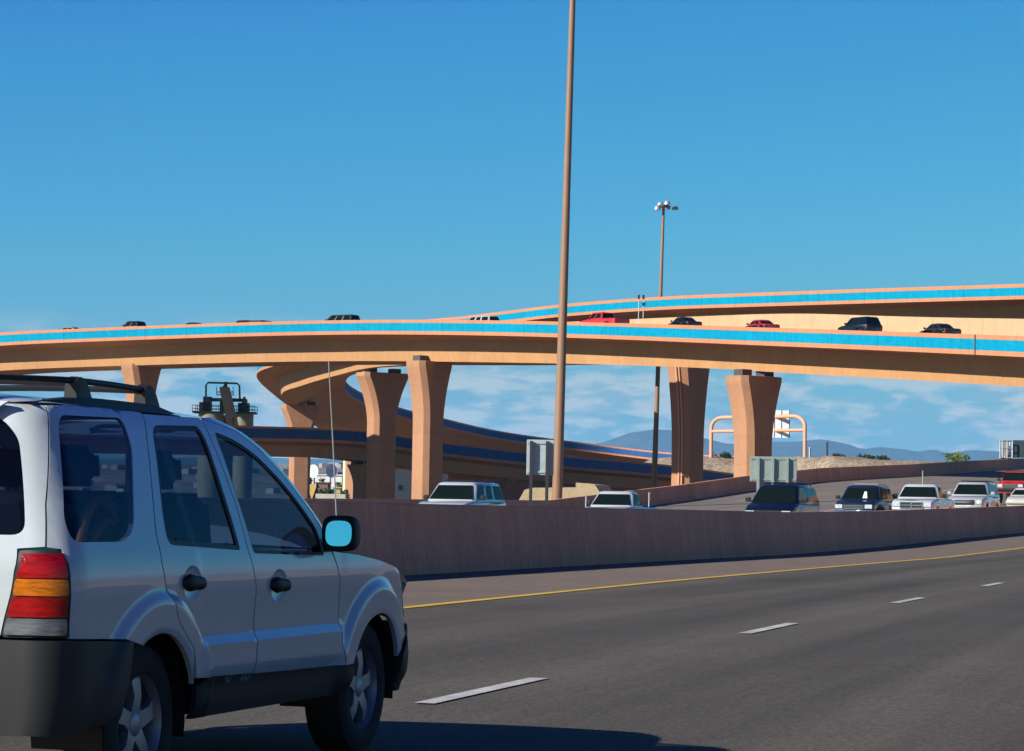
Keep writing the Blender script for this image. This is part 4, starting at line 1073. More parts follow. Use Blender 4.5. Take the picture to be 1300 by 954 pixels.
def vehicle(kind, name, loc, heading, colour, label, cat, group, grille='bars', rack=False, lights=False, camper=False, visor=None, open_top=False, lift=0.0, trim=None, slope=0.0):
    k = KIND[kind]; Lc, W, H = k['L'], k['W'] / 2, k['H']
    P = paint(colour[0], colour[1])
    root = empty(name, loc, -heading, label, cat, group)
    root.rotation_euler = (slope, 0, -heading)
    fy = lambda s_: Lc / 2 - s_
    zb = k['gc'] + .05 + lift; wr = k['wr'] + lift * .35; hf, tail = k['hf'] + lift, k['tail'] + lift
    cs, cz0 = k['cowl'][0], k['cowl'][1] + lift; Hh = H + lift
    def ar(ax): return [(fy(ax) - (wr + .06) * math.cos(math.pi * i / 12), wr + (wr + .06) * math.sin(math.pi * i / 12) if 0 < i < 12 else zb) for i in range(13)]
    out_ = [(fy(Lc - .02), zb + .1)] + ar(k['ax'][1]) + ar(k['ax'][0]) + [(fy(.05), zb + .03), (fy(.0), zb + .22), (fy(.02), zb + .40), (fy(.05), hf - .10), (fy(.14), hf), (fy(cs * .55), hf + (cz0 - hf) * .68), (fy(cs), cz0), (fy(k['rb']), tail if not k.get('bed') else cz0)]
    if k.get('bed'): out_ += [(fy(k['rb'] + .02), tail), (fy(Lc - .05), tail - .02)]
    else: out_ += ([(fy(Lc - .12), tail - .03)] if kind == 'sedan' else [])
    out_ += [(fy(Lc - .01), tail - .14), (fy(Lc), zb + .45)]
    nose = lambda y, z: 1 - .10 * sstep(Lc / 2 - .9, Lc / 2, y) ** 1.5 - .05 * sstep(-Lc / 2 + .5, -Lc / 2, y) - .035 * sstep(cz0 - .30, cz0, z) - .02 * sstep(zb + .25, zb, z)
    body = roundrect_prism(out_, W, .075, nose).build('body', P, root, smooth=38)
    if k.get('bed') and not camper:
        MB().box((0, (fy(k['rb'] + .12) + fy(Lc - .12)) / 2, tail + .004), (2 * W - .26, k_ := Lc - k['rb'] - .28, .012)).build('bed_floor', M['blacktrim'], body, smooth=0)
    # cabin
    bw, tw = W * .945, W * .74
    B0, T0, T1, B1 = (fy(cs - .05), cz0 - .03), (fy(k['rf']), Hh - .03), (fy(k['rr']), Hh - .03), (fy(k['rb']), (tail if not k.get('bed') else cz0) - .03)
    crown = .05
    if not open_top:
        def ringz(z, inset=0):
            t = (z - (cz0 - .03)) / (Hh - .03 - cz0 + .03); hw = bw + (tw - bw) * t
            yf = B0[0] + (T0[0] - B0[0]) * t; yr = B1[0] + (T1[0] - B1[0]) * t; c = .12
            return [(-hw + c, yf), (hw - c, yf), (hw, yf - c * 1.2), (hw, yr + c), (hw - c, yr), (-hw + c, yr), (-hw, yr + c), (-hw, yf - c * 1.2)]
        mb = MB(); rows = []
        for z in (cz0 - .03, cz0 + .2, Hh - .20, Hh - .07): rows.append([(x, y, z) for x, y in ringz(z)])
        r_ = ringz(Hh - .03); cx = sum(p[1] for p in r_) / 8
        rows.append([(x * .96, cx + (y - cx) * .975, Hh - .03) for x, y in r_]); rows.append([(x * .78, cx + (y - cx) * .90, Hh) for x, y in r_])
        mb.add([p for r in rows for p in r], [(i * 8 + j, i * 8 + (j + 1) % 8, (i + 1) * 8 + (j + 1) % 8, (i + 1) * 8 + j) for i in range(5) for j in range(8)]); mb.add(rows[-1], [tuple(range(8))])
        mb.build('cabin', P, root, smooth=40)
        tz = lambda z: (z - (cz0 - .03)) / (Hh - cz0)
        def fpt(u, z, front=True, o=.006):
            t = tz(z); hw = (bw + (tw - bw) * t) - .12
            A, Bq = (B0, T0) if front else (B1, T1)
            y = A[0] + (Bq[0] - A[0]) * t
            return (u * hw, y + (o if front else -o), z + o)
        def gpanel(nm, pts, m=M['glass_far']): 
            mm = MB(); n = len(pts); mm.add(pts, [tuple(range(n))]); return mm.build(nm, m, root, smooth=0)
        zl, zh = cz0 + .05, Hh - .13
        gpanel('windshield', [fpt(-1.06, zl), fpt(1.06, zl), fpt(1.03, zh), fpt(-1.03, zh)])
        if not camper: gpanel('rear_window', [fpt(1.02, zl + .04, False), fpt(-1.02, zl + .04, False), fpt(-.98, zh, False), fpt(.98, zh, False)])
        cuts = {'sedan': (.48,), 'wagon': (.34, .66), 'suv': (.32, .63), 'van': (.33, .66), 'pickup': (), 'crew': (.5,)}[kind]
        for sd in (1, -1):
            edges_ = [0.0] + list(cuts) + [1.0]
            for a, b in zip(edges_, edges_[1:]):
                q = []
                for u, z in ((a, zl + .02), (b, zl + .02), (b, zh + .01), (a, zh + .01)):
                    t = tz(z); hw = (bw + (tw - bw) * t) + .006
                    yf = B0[0] + (T0[0] - B0[0]) * t - .26; yr = B1[0] + (T1[0] - B1[0]) * t + .16
                    g_ = .035 if 0 < u < 1 else 0
                    uu = u + (g_ if u == a else -g_)
                    q.append((sd * hw, yf + (yr - yf) * uu, z))
                gpanel('side_window', q if sd > 0 else q[::-1])
    else:
        # open off-roader: roll hoop and folded windscreen
        mb = MB()
        for y in (T0[0] - .1, T1[0]):
            mb.tube([(-W * .8, y, cz0 - .05), (-W * .74, y, Hh - .08), (-W * .6, y, Hh), (W * .6, y, Hh), (W * .74, y, Hh - .08), (W * .8, y, cz0 - .05)], .035, 8)
        mb.build('roll_bar', M['blackplastic'], root)
        mb = MB(); mb.box((0, (T0[0] + T1[0]) / 2 - .1, Hh + .03), (W * 1.5, abs(T0[0] - T1[0]) + .3, .09)); mb.build('soft_top', M['blackplastic'], root, smooth=0)
        mb = MB(); q = [(-W * .8, B0[0], cz0), (W * .8, B0[0], cz0), (W * .74, T0[0] + .05, Hh - .05), (-W * .74, T0[0] + .05, Hh - .05)]
        mb.add(q, [(0, 1, 2, 3)]); mb.build('windshield', M['glass_far'], root, smooth=0)
        mb = MB(); mb.tube(q + [q[0]], .04, 6); mb.build('windshield_frame', P, root)
    if camper:
        mb = MB(); y0, y1 = fy(k['rb'] + .04), fy(Lc - .03); ym = (y0 + y1) / 2
        mb.box((0, ym, tail + .28), (2 * W - .1, y0 - y1, .56), taper=.95); mb.build('bed_cover', M['blackplastic'], root, smooth=0)
    # lamps, grille, bumpers
    zg = (hf + zb + .40) / 2 - .02
    for sd in (1, -1):
        MB().box((sd * W * .70, fy(.03), hf - .16), (W * .34, .10, .17)).build('headlight', M['head_lens'], root, smooth=0)
        if lights: MB().lathe([(0, 0), (.06, 0), (.06, -.03)], (sd * W * .70, fy(-.025), hf - .16), 'y', 12).build('headlight_bulb', M['lamp_on'], root)
        MB().box((sd * W * .83, fy(Lc - .015), tail - .26), (.15, .08, .30)).build('tail_light', M['lens_red'], root, smooth=0)
        mm = MB(); mm.add(*rbox((sd * (W + .115), fy(cs + .42), cz0 + .12), (.21, .10, .17), .03)); mm.box((sd * (W + .0), fy(cs + .42), cz0 + .06), (.10, .06, .05))
        mm.build('side_mirror', P if trim == 'body' else M['blackplastic'], root, smooth=60)
        for ax in k['ax']:
            t = MB(); t.lathe([(wr * .62, -.10), (wr * .94, -.10), (wr, -.07), (wr, .07), (wr * .94, .10), (wr * .62, .10), (wr * .62, -.10)], (sd * (W - .115), fy(ax), wr), 'x', 20)
            wh = t.build('wheel', M['tyre'], root)
            r2 = MB(); r2.lathe([(0, sd * .075), (wr * .30, sd * .085), (wr * .62, sd * .06), (wr * .64, sd * .10), (wr * .64, -.05 * sd)], (sd * (W - .115), fy(ax), wr), 'x', 20); r2.build('rim', M['alloy'], wh)
    gm = MB(); gm.box((0, fy(.035), hf - .19), (W * .98, .08, .24)); gr = gm.build('grille', M['blacktrim'], root, smooth=0)
    bars = MB()
    if grille == 'cross':
        bars.box((0, fy(-.008), hf - .19), (.07, .06, .27)); bars.box((0, fy(-.008), hf - .19), (W * 1.0, .06, .045)); bars.box((0, fy(-.008), hf - .06), (W * 1.06, .06, .04)); bars.box((0, fy(-.008), hf - .32), (W * 1.0, .06, .04))
        for q in (-1, 1): bars.box((q * W * .5, fy(-.008), hf - .19), (.05, .06, .27))
    elif grille == 'split':
        bars.box((0, fy(-.008), hf - .17), (W * 1.0, .06, .075)); bars.box((0, fy(-.008), hf - .07), (W * 1.0, .05, .03))
    else:
        for q in (-.07, 0, .07): bars.box((0, fy(-.006), hf - .19 + q), (W * .94, .05, .022))
    bars.build('grille_bar', M['chrome'] if grille != 'body' else P, gr, smooth=0)
    bm_ = MB(); bm_.add(*rbox((0, fy(.03), zb + .26), (W * 1.86, .24, .22), .06)); bm_.build('bumper', M['chrome'] if trim == 'chrome' else (M['blackplastic'] if trim == 'black' else P), root, smooth=60)
    bm_ = MB(); bm_.add(*rbox((0, fy(Lc - .04), zb + .26), (W * 1.84, .20, .20), .06)); bm_.build('bumper', M['chrome'] if trim == 'chrome' else P, root, smooth=60)
    if rack:
        rk = MB()
        for sd in (1, -1): rk.tube([(sd * tw * .82, T0[0] - .35, Hh), (sd * tw * .82, T0[0] - .5, Hh + .06), (sd * tw * .82, T1[0] + .25, Hh + .06), (sd * tw * .82, T1[0] + .1, Hh)], .022, 6)
        for q in (.25, .55, .85): rk.bar((-tw * .82, T0[0] + (T1[0] - T0[0]) * q, Hh + .055), (tw * .82, T0[0] + (T1[0] - T0[0]) * q, Hh + .055), .035)
        rk.build('roof_rack', M['blackplastic'] if rack != 'steel' else M['steel'], root)
    if visor:
        mm = MB(); mm.add([fpt(visor, zl + .02, True, .012), fpt(visor + .28, zl + .02, True, .012), fpt(visor + .22, zh - .16, True, .012), fpt(visor + .08, zh - .16, True, .012)], [(0, 1, 2, 3)]); mm.build('dashboard_paper', M['white_wall'], root, smooth=0)
    return root
lm = mat('lit_headlamp', (1, .9, .7), .3, emit=(1.0, .78, .45, 2.0)); M['lamp_on'] = lm

def on_road(px, d):
    """ground point of the oncoming carriageway below photo column px at depth d, with the traffic heading"""
    x = at(px, 640, d).x; s, lt = road_sl(x, d)
    h = float(np.interp(s, _S, _hd)); z = road_z(s, lt)
    return (x, d, z), h + math.pi
ON = 'cars coming down the oncoming lanes'
def oncoming(kind, name, px, d, roof_y, colour, label, cat, hl=1.0, dh=0.0, **kw):
    loc, h = on_road(px, d)
    return vehicle(kind, name, loc, h + dh, colour, label, cat, ON, **kw)
WHITE = ('white', (.36, .38, .39)); NAVY = ('navy', (.002, .005, .010)); SILV = ('silver_white', (.30, .31, .32))
oncoming('suv', 'suv', 585, 97, 610, WHITE, 'white boxy car with dark windshield beside the tall sunlit pier, leftmost in the oncoming lanes', 'suv', rack=True, trim='black')
oncoming('pickup', 'pickup_truck', 787, 111, 626, WHITE, 'white single-cab pickup mostly hidden behind the median wall, right of the tall brown pole', 'pickup', trim='chrome')
oncoming('van', 'van', 994, 98, 615, NAVY, 'dark blue car with wide windshield in front of the grey-green sign with three posts', 'car', rack=True)
oncoming('wagon', 'suv', 1098, 117, 619, ('deep_navy', (.006, .012, .028)), 'dark blue car with chrome grille and a white paper in its windshield, beside white pickup', 'suv', rack='steel', trim='chrome', visor=-.45)
oncoming('sedan', 'sedan', 1137, 146, 622, ('blue_grey', (.05, .075, .11)), 'blue grey sedan half hidden between a dark car and the white pickup with chrome grille', 'sedan')
oncoming('pickup', 'pickup_truck', 1172, 118, 612, WHITE, 'white pickup with a large chrome cross grille, between dark and silver white cars', 'pickup', grille='cross', trim='chrome')
oncoming('suv', 'suv', 1236, 134, 611, SILV, 'silver white car with split grille, roof rack and a lit headlamp, behind the white pickup', 'suv', grille='split', rack=True, trim='body', lights=True)
oncoming('wagon', 'off_roader', 1291, 172, 586, ('red', (.40, .018, .012)), 'lifted red off-road vehicle with black roof and big tyres, at the right edge', 'off-roader', open_top=True, lift=.35, trim='black')
oncoming('sedan', 'sedan', 1303, 158, 617, ('ivory', (.40, .39, .33)), 'ivory sedan at the right edge, in front of the red off-road vehicle', 'sedan', grille='body')

# traffic on the nearest flyover, seen over its parapet; all of it heads left
FLY = 'cars crossing the nearest flyover'
def on_fly(px, lateral):
    tx = at(px, 415, 200).x / 200
    best = min(range(2, len(mo) - 2), key=lambda k: abs((mo[k].x + (mi[k].x - mo[k].x) * lateral / 11.5) / (mo[k].y + (mi[k].y - mo[k].y) * lateral / 11.5) - tx))
    a, b = mo[best], mi[best]; p = a + (b - a) * (lateral / (b - a).length); t = mo[best + 2] - mo[best - 2]
    return Vector((p.x, p.y, p.z - .92)), math.atan2(-t.x, -t.y), t
def flycar(kind, name, px, colour, label, cat, lat=3.3, drop=0.0, ln=1.0, **kw):
    p, h, t = on_fly(px, lat)
    r = vehicle(kind, name, (p.x, p.y, p.z + .02 - drop), h, colour, label, cat, FLY, **kw)
    r.scale = (1, ln, 1)
    return r
flycar('sedan', 'sedan', 80, ('grey_white', (.25, .26, .27)), 'pale car whose roof just shows over the parapet, leftmost on the nearest flyover', 'sedan', lat=2.4)
flycar('crew', 'pickup_truck', 172, ('black', (.010, .011, .014)), 'black pickup with light showing through its cab, second from left on the flyover', 'pickup', lat=3.3)
flycar('sedan', 'sedan', 249, ('black', (.010, .011, .014)), 'black sedan barely showing over the flyover parapet, between a black pickup and maroon pickup', 'sedan', lat=3.2)
flycar('crew', 'pickup_truck', 322, ('maroon', (.06, .012, .016)), 'maroon pickup on the flyover above the curl of the loop ramp', 'pickup', lat=5.0, drop=.18, camper=True)
flycar('van', 'van', 437, ('dark_grey', (.022, .022, .026)), 'dark grey boxy van on the flyover, directly above the white car aerial', 'van', lat=3.3)
flycar('suv', 'suv', 611, WHITE, 'white car with black rear half on the flyover, just left of the tall brown pole', 'suv', lat=4.6, drop=.28)
flycar('crew', 'pickup_truck', 766, ('red', (.40, .018, .012)), 'bright red pickup with dark windows on the flyover, right of the tall pole', 'pickup', lat=3.0)
flycar('sedan', 'sedan', 862, ('black', (.010, .011, .014)), 'black sedan on the flyover, next to the right of the bright red pickup', 'sedan', lat=3.2, ln=.84)
flycar('sedan', 'sedan', 963, ('red', (.40, .018, .012)), 'small red sedan low behind the flyover parapet, left of the dark blue car', 'sedan', lat=3.2, ln=.84, drop=.1)
flycar('wagon', 'suv', 1083, NAVY, 'dark blue tall car on the flyover in front of the cream parapet', 'suv', lat=3.2, ln=.84)
flycar('sedan', 'sedan', 1191, ('dark_olive', (.020, .022, .020)), 'dark sedan on the flyover, rightmost, just left of the dark joint in the parapet', 'sedan', lat=3.2, ln=.84)

# ------------------------------------------------------------------ poles, signs, gantries
def base_at(px, d, y=630): 
    p = at(px, y, d); return p.x, p.y, ground_h(p.x, p.y)
def lean_pole(name, px, d, r0, r1, top_px, label, cat, rings=True, mast=True):
    x, y, z = base_at(px, d); root = empty(name, (x, y, z), 0, label, cat, 'tall brown lighting masts')
    t = at(top_px[0], top_px[1], d); top = Vector((t.x - x, 0, t.z - z))
    mb = MB(); mb.tube([top * k for k in (-.01, .25, .5, .75, 1)], [r0 + (r1 - r0) * max(k, 0) for k in (-.01, .25, .5, .75, 1)], 16)
    mb.build('mast', M['pole'], root)
    MB().lathe([(r0 + .25, 0), (r0 + .25, .25), (r0 + .02, .32)], (0, 0, -.1), 'z', 16).build('base_flange', M['pole'], root)
    rg_ = MB(); rg_.lathe([(.55, -.12), (.62, -.12), (.62, .12), (.55, .12), (.55, -.12)], top, 'z', 20)
    for k in range(4):
        a = math.pi * k / 2 + .4; rg_.bar(top, top + Vector((.6 * math.cos(a), .6 * math.sin(a), 0)), .07)
    rg_.build('ring', M['steel_dark'], root)
    for k, (dx, dy, dz) in enumerate(((-.75, -.45, -.25), (.35, -.75, .32), (1.35, .1, -.15), (-.35, .75, .35), (.5, .8, 0))):
        f = MB(); c = top + Vector((dx, dy, dz)); f.lathe([(.0, .20), (.22, .20), (.34, .02), (.40, -.22), (.37, -.22)], c, 'z', 16)
        f.bar(top + Vector((0, 0, 0)), c + Vector((0, 0, .1)), .07)
        fl = f.build('floodlight', M['lum'], root)
        MB().lathe([(0, -.30), (.25, -.28), (.38, -.22)], c, 'z', 16).build('lens', M['lens'], fl)
    return root
lean_pole('light_mast', 707, 165, .335, .16, (731, -130), 'very tall thick brown mast in front of the nearest flyover, reaching past the top edge', 'light mast')
lean_pole('light_mast', 829, 300, .36, .15, (842.5, 262), 'slim distant light mast with its ring of floodlights in view above the flyovers', 'light mast')

def post_sign(name, px, d, x0, x1, ytop, ybot, posts, m, label, face=None, post_m='steel', yaw=0.0, post_r=.05, zb=None):
    """back of a sign panel on posts, set on the ground"""
    a, b = at(x0, ytop, d), at(x1, ytop, d); zt_, zb_ = at((x0 + x1) / 2, ytop, d).z, at((x0 + x1) / 2, ybot, d).z
    cx = (a.x + b.x) / 2; gz = zb if zb is not None else ground_h(cx, d); w_ = (b.x - a.x)
    root = empty(name, (cx, d, gz), yaw, label, 'road sign')
    h = zt_ - zb_; zc = (zt_ + zb_) / 2 - gz
    pn = MB(); pn.add(*rbox((0, .06, zc), (w_, .03, h), .012)); pnl = pn.build('sign_panel', M[m], root, smooth=0)
    rib = MB()
    for k in (-.5, .5): rib.box((0, .03, zc + k * h * .82), (w_ * .97, .035, .06))
    rib.build('stiffener', M[m], pnl, smooth=0)
    for p in posts:
        q = MB(); q.box((p * w_ / 2, -.045, (zt_ - gz - .05) / 2), (post_r * 2, post_r * 2, zt_ - gz - .05)); q.build('post', M[post_m], root, smooth=0)
    return root
post_sign('road_sign', 685, 88, 669, 703.5, 558.5, 603.5, (-.66, .52), 'sign_back_mid', 'small grey sign back on two dark posts, just left of the tall brown mast', post_m='steel_dark', post_r=.055)
post_sign('road_sign', 982, 124, 952.5, 1012, 580, 612, (-.66, -.04, .58), 'sign_back', 'wide grey-green sign back on three posts above a dark blue oncoming car', post_m='sign_back', post_r=.06)
post_sign('road_sign', 1029, 372, 1026, 1029.5, 568, 585, (.6,), 'sign_back_light', 'tiny pale sign back on a post right of the salmon sign gantry', post_r=.06, post_m='steel_dark')
x, y, z = base_at(1049.5, 372); tp = at(1050, 561, 372)
tag(MB().tube([(x, y, z), (x, y, tp.z)], .14, 8).build('utility_pole', M['steel_dark']), 'lone thin dark pole on the gravel rise, right of the salmon gantry', 'pole')

# salmon tube gantry
gx0, gy0, gz0 = base_at(902, 385); gx1, gy1, gz1 = base_at(1021, 372)
gr_ = empty('sign_gantry', (gx0, gy0, gz0), 0, 'salmon round-tube sign gantry seen from behind, straddling the pier in front of it', 'sign gantry')
z_hi = at(960, 530, 380).z - gz0; z_lo = at(960, 547.5, 380).z - gz0
ex, ey = gx1 - gx0, gy1 - gy0
def gp(t, z): return Vector((ex * t, ey * t, z))
rC = .12
arc0 = [gp(rC * (1 - math.cos(a)), z_hi - 1.6 * (1 - math.sin(a))) for a in np.linspace(0, math.pi / 2, 9)]
arc1 = [gp(1 - rC * (1 - math.cos(a)), z_hi - 1.6 * (1 - math.sin(a))) for a in np.linspace(math.pi / 2, 0, 9)]
MB().tube([gp(0, -1)] + arc0 + arc1 + [gp(1, gz1 - gz0 - 1)], .27, 14).build('frame_tube', M['gantry'], gr_)
MB().tube([gp(0, z_lo), gp(1, z_lo)], .23, 14).build('cross_tube', M['gantry'], gr_)
for k, (xa, xb) in enumerate(((975.5, 983), (984.3, 992), (993.3, 1002))):
    a, b = at(xa, 521, 376), at(xb, 521, 376); zb_, zt_ = at(985, 556, 376).z, at(985, 521, 376).z
    MB().box(((a.x + b.x) / 2 - gx0, 376 - gy0, (zb_ + zt_) / 2 - gz0), (b.x - a.x, .06, zt_ - zb_)).build('sign_panel', M['sign_back_light'], gr_, smooth=0)
    MB().box((b.x - gx0 + .07, 376 - gy0 + .1, (zb_ + zt_) / 2 - gz0), (.10, .12, zt_ - zb_)).build('hanger', M['steel_dark'], gr_, smooth=0)
a, b = at(938, 535, 377), at(960, 535, 377)
MB().box(((a.x + b.x) / 2 - gx0, 377 - gy0, (at(940, 553, 377).z + at(940, 534, 377).z) / 2 - gz0), (b.x - a.x, .06, at(940, 534, 377).z - at(940, 553, 377).z)).build('sign_panel', M['sign_back_light'], gr_, smooth=0)

# overhead sign with catwalk at the right edge
s_, lt_ = road_sl(at(1290, 590, 292).x, 292)
p0 = at(1271, 584, 292); root = empty('overhead_sign', (p0.x, p0.y, ground_h(p0.x, p0.y)), 0, 'dark green overhead sign back with a steel catwalk box, cut by the right edge', 'road sign')
zg = root.location.z; zt_, zb_ = at(1285, 559, 292).z - zg, at(1285, 581, 292).z - zg
q = at(1286, 570, 292).x - p0.x; q2 = at(1350, 570, 292).x - p0.x
MB().box(((q + q2) / 2, 0, (zt_ + zb_) / 2), (q2 - q, .12, zt_ - zb_)).build('sign_panel', M['sign_green'], root, smooth=0)
mb = MB(); wb = q - .15
for xx in (0.05, wb * .5, wb):
    for yy in (-.5, .9): mb.bar((xx, yy, zb_ - .1), (xx, yy, zt_ - .1), .12)
for zz in (zb_ - .1, (zb_ + zt_) / 2, zt_ - .1):
    mb.bar((0, -.5, zz), (wb, -.5, zz), .12); mb.bar((0, .9, zz), (wb, .9, zz), .12)
mb.box((wb * .42, .2, (zb_ + zt_) / 2), (wb * .55, .5, (zt_ - zb_) * .8))
mb.build('truss', M['steel'], root, smooth=0)
MB().tube([(wb * .75, .2, -2), (wb * .75, .2, zb_ + .3)], .26, 12).build('column', M['gantry'], root)
mb = MB(); mb.tube([(q2 + .5, .2, -2), (q2 + .5, .2, zb_ + 1)], .26, 12); mb.build('column', M['gantry'], root)

# reflector posts
def reflector(px, d, y0, y1, label):
    x, _, _ = base_at(px, d); gz = at(px, y1, d).z; h = at(px, y0, d).z - gz; root = empty('marker_post', (x, d, gz), 0, label, 'marker post', 'white reflector posts along the oncoming lanes')
    MB().tube([(0, 0, -.8), (0, 0, h)], .035, 8).build('post', M['steel'], root)
    for k in (.97, .62):
        mb = MB(); mb.lathe([(0, -.03), (.055, -.03), (.055, .02), (0, .02)], (0, -.04, h * k), 'y', 14); mb.build('reflector', M['steel'], root)
reflector(744, 128, 629, 646, 'thin white marker post left of the half-hidden white pickup')
reflector(824, 128, 626, 646, 'thin white marker post right of the half-hidden white pickup')
reflector(1171, 205, 598, 614, 'thin white marker post against the far wall, above the white pickup with chrome grille')

# signal heads on the deck edge, seen between the two flyovers
p, h, t = on_fly(812, 11.4)
root = empty('deck_post', (p.x, p.y, p.z), 0, 'pair of thin posts with small dark lamps standing between the two upper flyovers', 'post')
zh_ = at(812, 374, p.y).z - p.z
for dx in (-.22, .26):
    MB().tube([(dx, 0, 0), (dx, 0, zh_)], .05, 8).build('post', M['steel'], root)
    MB().box((dx, 0, zh_ - .25), (.22, .22, .42)).build('lamp', M['steel_dark'], root, smooth=0)
MB().box((.3, 0, zh_ - 1.0), (.34, .26, .30)).build('control_box', M['steel_dark'], root, smooth=0)

# tan concrete slope block behind the far wall
d0 = 192
def tp_(x, y, dd=d0): v = at(x, y, dd); return v
blk = MB()
pts = [(656, 640), (666, 622), (676, 619.5), (731, 619), (731, 613), (755, 615.5), (762, 626), (762, 640)]
f = [tp_(x, y) for x, y in pts]; bk = [v + Vector((1.2, 4.5, 0)) for v in f]
n = len(f); blk.add([tuple(v) for v in f] + [tuple(v) for v in bk], [tuple(range(n)), tuple(range(2 * n - 1, n - 1, -1))] + [(i, (i + 1) % n, n + (i + 1) % n, n + i) for i in range(n)])
tag(blk.build('retaining_wall', M['tan_conc'], smooth=0), 'low sunlit tan concrete end wall at the foot of the tall brown mast', 'wall')

# ------------------------------------------------------------------ works tower above the white car
d0 = 430
c = at(289, 530, d0); gz = ground_h(c.x, c.y)
tw_ = empty('batching_plant', (c.x, c.y, gz), 0, 'dark steel conveyor tower on pale silos above the white car roof', 'industrial tower')
def tl(x, y, dy=0): v = at(x, y, d0); return Vector((v.x - c.x, dy, v.z - gz))
for k, (xa, xb) in enumerate(((252, 284), (295, 322))):
    a, b = tl(xa, 524.6), tl(xb, 524.6); r_ = (b.x - a.x) / 2
    MB().lathe([(r_, 0), (r_, a.z), (0, a.z + .05)], ((a.x + b.x) / 2, 0, 0), 'z', 24).build('silo', M['silo'], tw_)
MB().lathe([(1.2, 0), (1.2, tl(285, 527).z)], (tl(285, 527).x, 1.5, 0), 'z', 20).build('silo', M['silo'], tw_)
a, b = tl(246, 523.5), tl(325, 525)
pf = MB(); pf.box(((a.x + b.x) / 2, 0, a.z), (b.x - a.x, 4.4, .3)); pf.build('platform', M['plant_steel'], tw_, smooth=0)
rl = MB()
for yy in (-2.1, 2.1):
    for h_ in (.55, 1.1): rl.bar((a.x, yy, a.z + h_), (b.x, yy, a.z + h_), .07)
    for k in range(13):
        x = a.x + (b.x - a.x) * k / 12; rl.bar((x, yy, a.z), (x, yy, a.z + 1.15), .07)
rl.build('railing', M['plant_steel'], tw_, smooth=0)
eq = MB()
def eqb(x0, y0, x1, y1, dp=2.4):
    p, q = tl(x0, y0), tl(x1, y1); eq.box(((p.x + q.x) / 2, 0, (p.z + q.z) / 2), (q.x - p.x, dp, p.z - q.z))
eqb(254, 511, 267, 523); eqb(259, 504, 268, 523); eqb(262, 505.5, 312, 510.5, 1.2); eqb(280, 508, 286, 523); eqb(303, 512, 316, 523); eqb(308, 507, 313, 523); eqb(309, 504, 311.5, 509, 1); eqb(282, 510, 290, 523)
eq.build('machinery', M['plant_steel'], tw_, smooth=0)
fr_ = MB(); fr_.tube([tl(261.5, 507), tl(261.5, 489.5), tl(264, 486), tl(301, 487), tl(304, 490), tl(304.5, 508)], .16, 8); fr_.build('hoist_frame', M['plant_steel'], tw_)
cg = MB(); p = tl(285, 490); 
for x0 in (275, 281, 289, 296): cg.bar(tl(x0, 502), tl(x0, 491), .08)
for y0 in (498, 501.5): cg.bar(tl(275, y0), tl(297, y0), .12)
cg.build('cage', M['plant_steel'], tw_, smooth=0)
hd = MB(); q = tl(286, 493); hd.add(*rbox((q.x, -.6, q.z - .6), (1.25, 1.6, 1.9), .3)); hd.lathe([(.3, 0), (.3, .8)], (q.x + .1, -.6, q.z + .2), 'z', 10); hd.build('drive_head', M['plant_steel'], tw_)
cv = MB(); A_, B_ = tl(286, 496), tl(303, 548); A_.y, B_.y = -.8, -7
dv = (B_ - A_); sx = Vector((.85, 0, 0)); up_ = Vector((.0, -.5, .5))
cv.add([A_ - sx, A_ + sx, B_ + sx, B_ - sx, A_ - sx + up_, A_ + sx + up_, B_ + sx + up_, B_ - sx + up_], [(3, 2, 1, 0), (4, 5, 6, 7), (0, 1, 5, 4), (1, 2, 6, 5), (2, 3, 7, 6), (3, 0, 4, 7)])
cv.build('conveyor', M['belt_brown'], tw_, smooth=0)
for k in range(2):
    x = tl(297, 540).x + (k - .5) * 1.4; MB().bar((x, -8.3, 0), (x, -8.3, B_.z + 2), .18).build('conveyor_leg', M['plant_steel'], tw_, smooth=0)

# ------------------------------------------------------------------ yard and town seen under the bridges
def bldg(name, x0, x1, ytop, d, m, label, cat, depth=10, h_extra=0, roof=None):
    a, b = at(x0, ytop, d), at(x1, ytop, d); gz = ground_h((a.x + b.x) / 2, d); H = a.z - gz
    root = empty(name, ((a.x + b.x) / 2, d + depth / 2, gz), 0, label, cat)
    mb = MB(); mb.box((0, 0, H / 2), (b.x - a.x, depth, H)); mb.build('walls', M[m], root, smooth=0)
    mb = MB(); mb.box((0, 0, H + .12), (b.x - a.x + .5, depth + .5, .24)); mb.build('roof', M[roof or m], root, smooth=0)
    n = max(1, int((b.x - a.x) / 3.5)); 
    for k in range(n):
        x = (k + .5) / n * (b.x - a.x) - (b.x - a.x) / 2
        MB().box((x, -depth / 2 - .02, H * .6), (1.1, .08, min(1.2, H * .35))).build('window', M['glass_far'], root, smooth=0)
    return root
bldg('workshop', 396, 434, 603.5, 620, 'white_wall', 'long white low building behind the two satellite dishes, under the shaded ramp', 'building', 14)
bldg('shed', 401, 416, 613.5, 560, 'brown_wall', 'small brown shed between ochre machinery and the white building', 'shed', 8)
bldg('kiosk', 423, 432, 620, 520, 'tan_wall', 'small tan kiosk in front of the white building, left of the cream tank', 'kiosk', 4)
bldg('warehouse', 499, 660, 594, 640, 'slate_wall', 'long slate warehouse, shade put into its wall colour, seen between the tall piers', 'warehouse', 20)
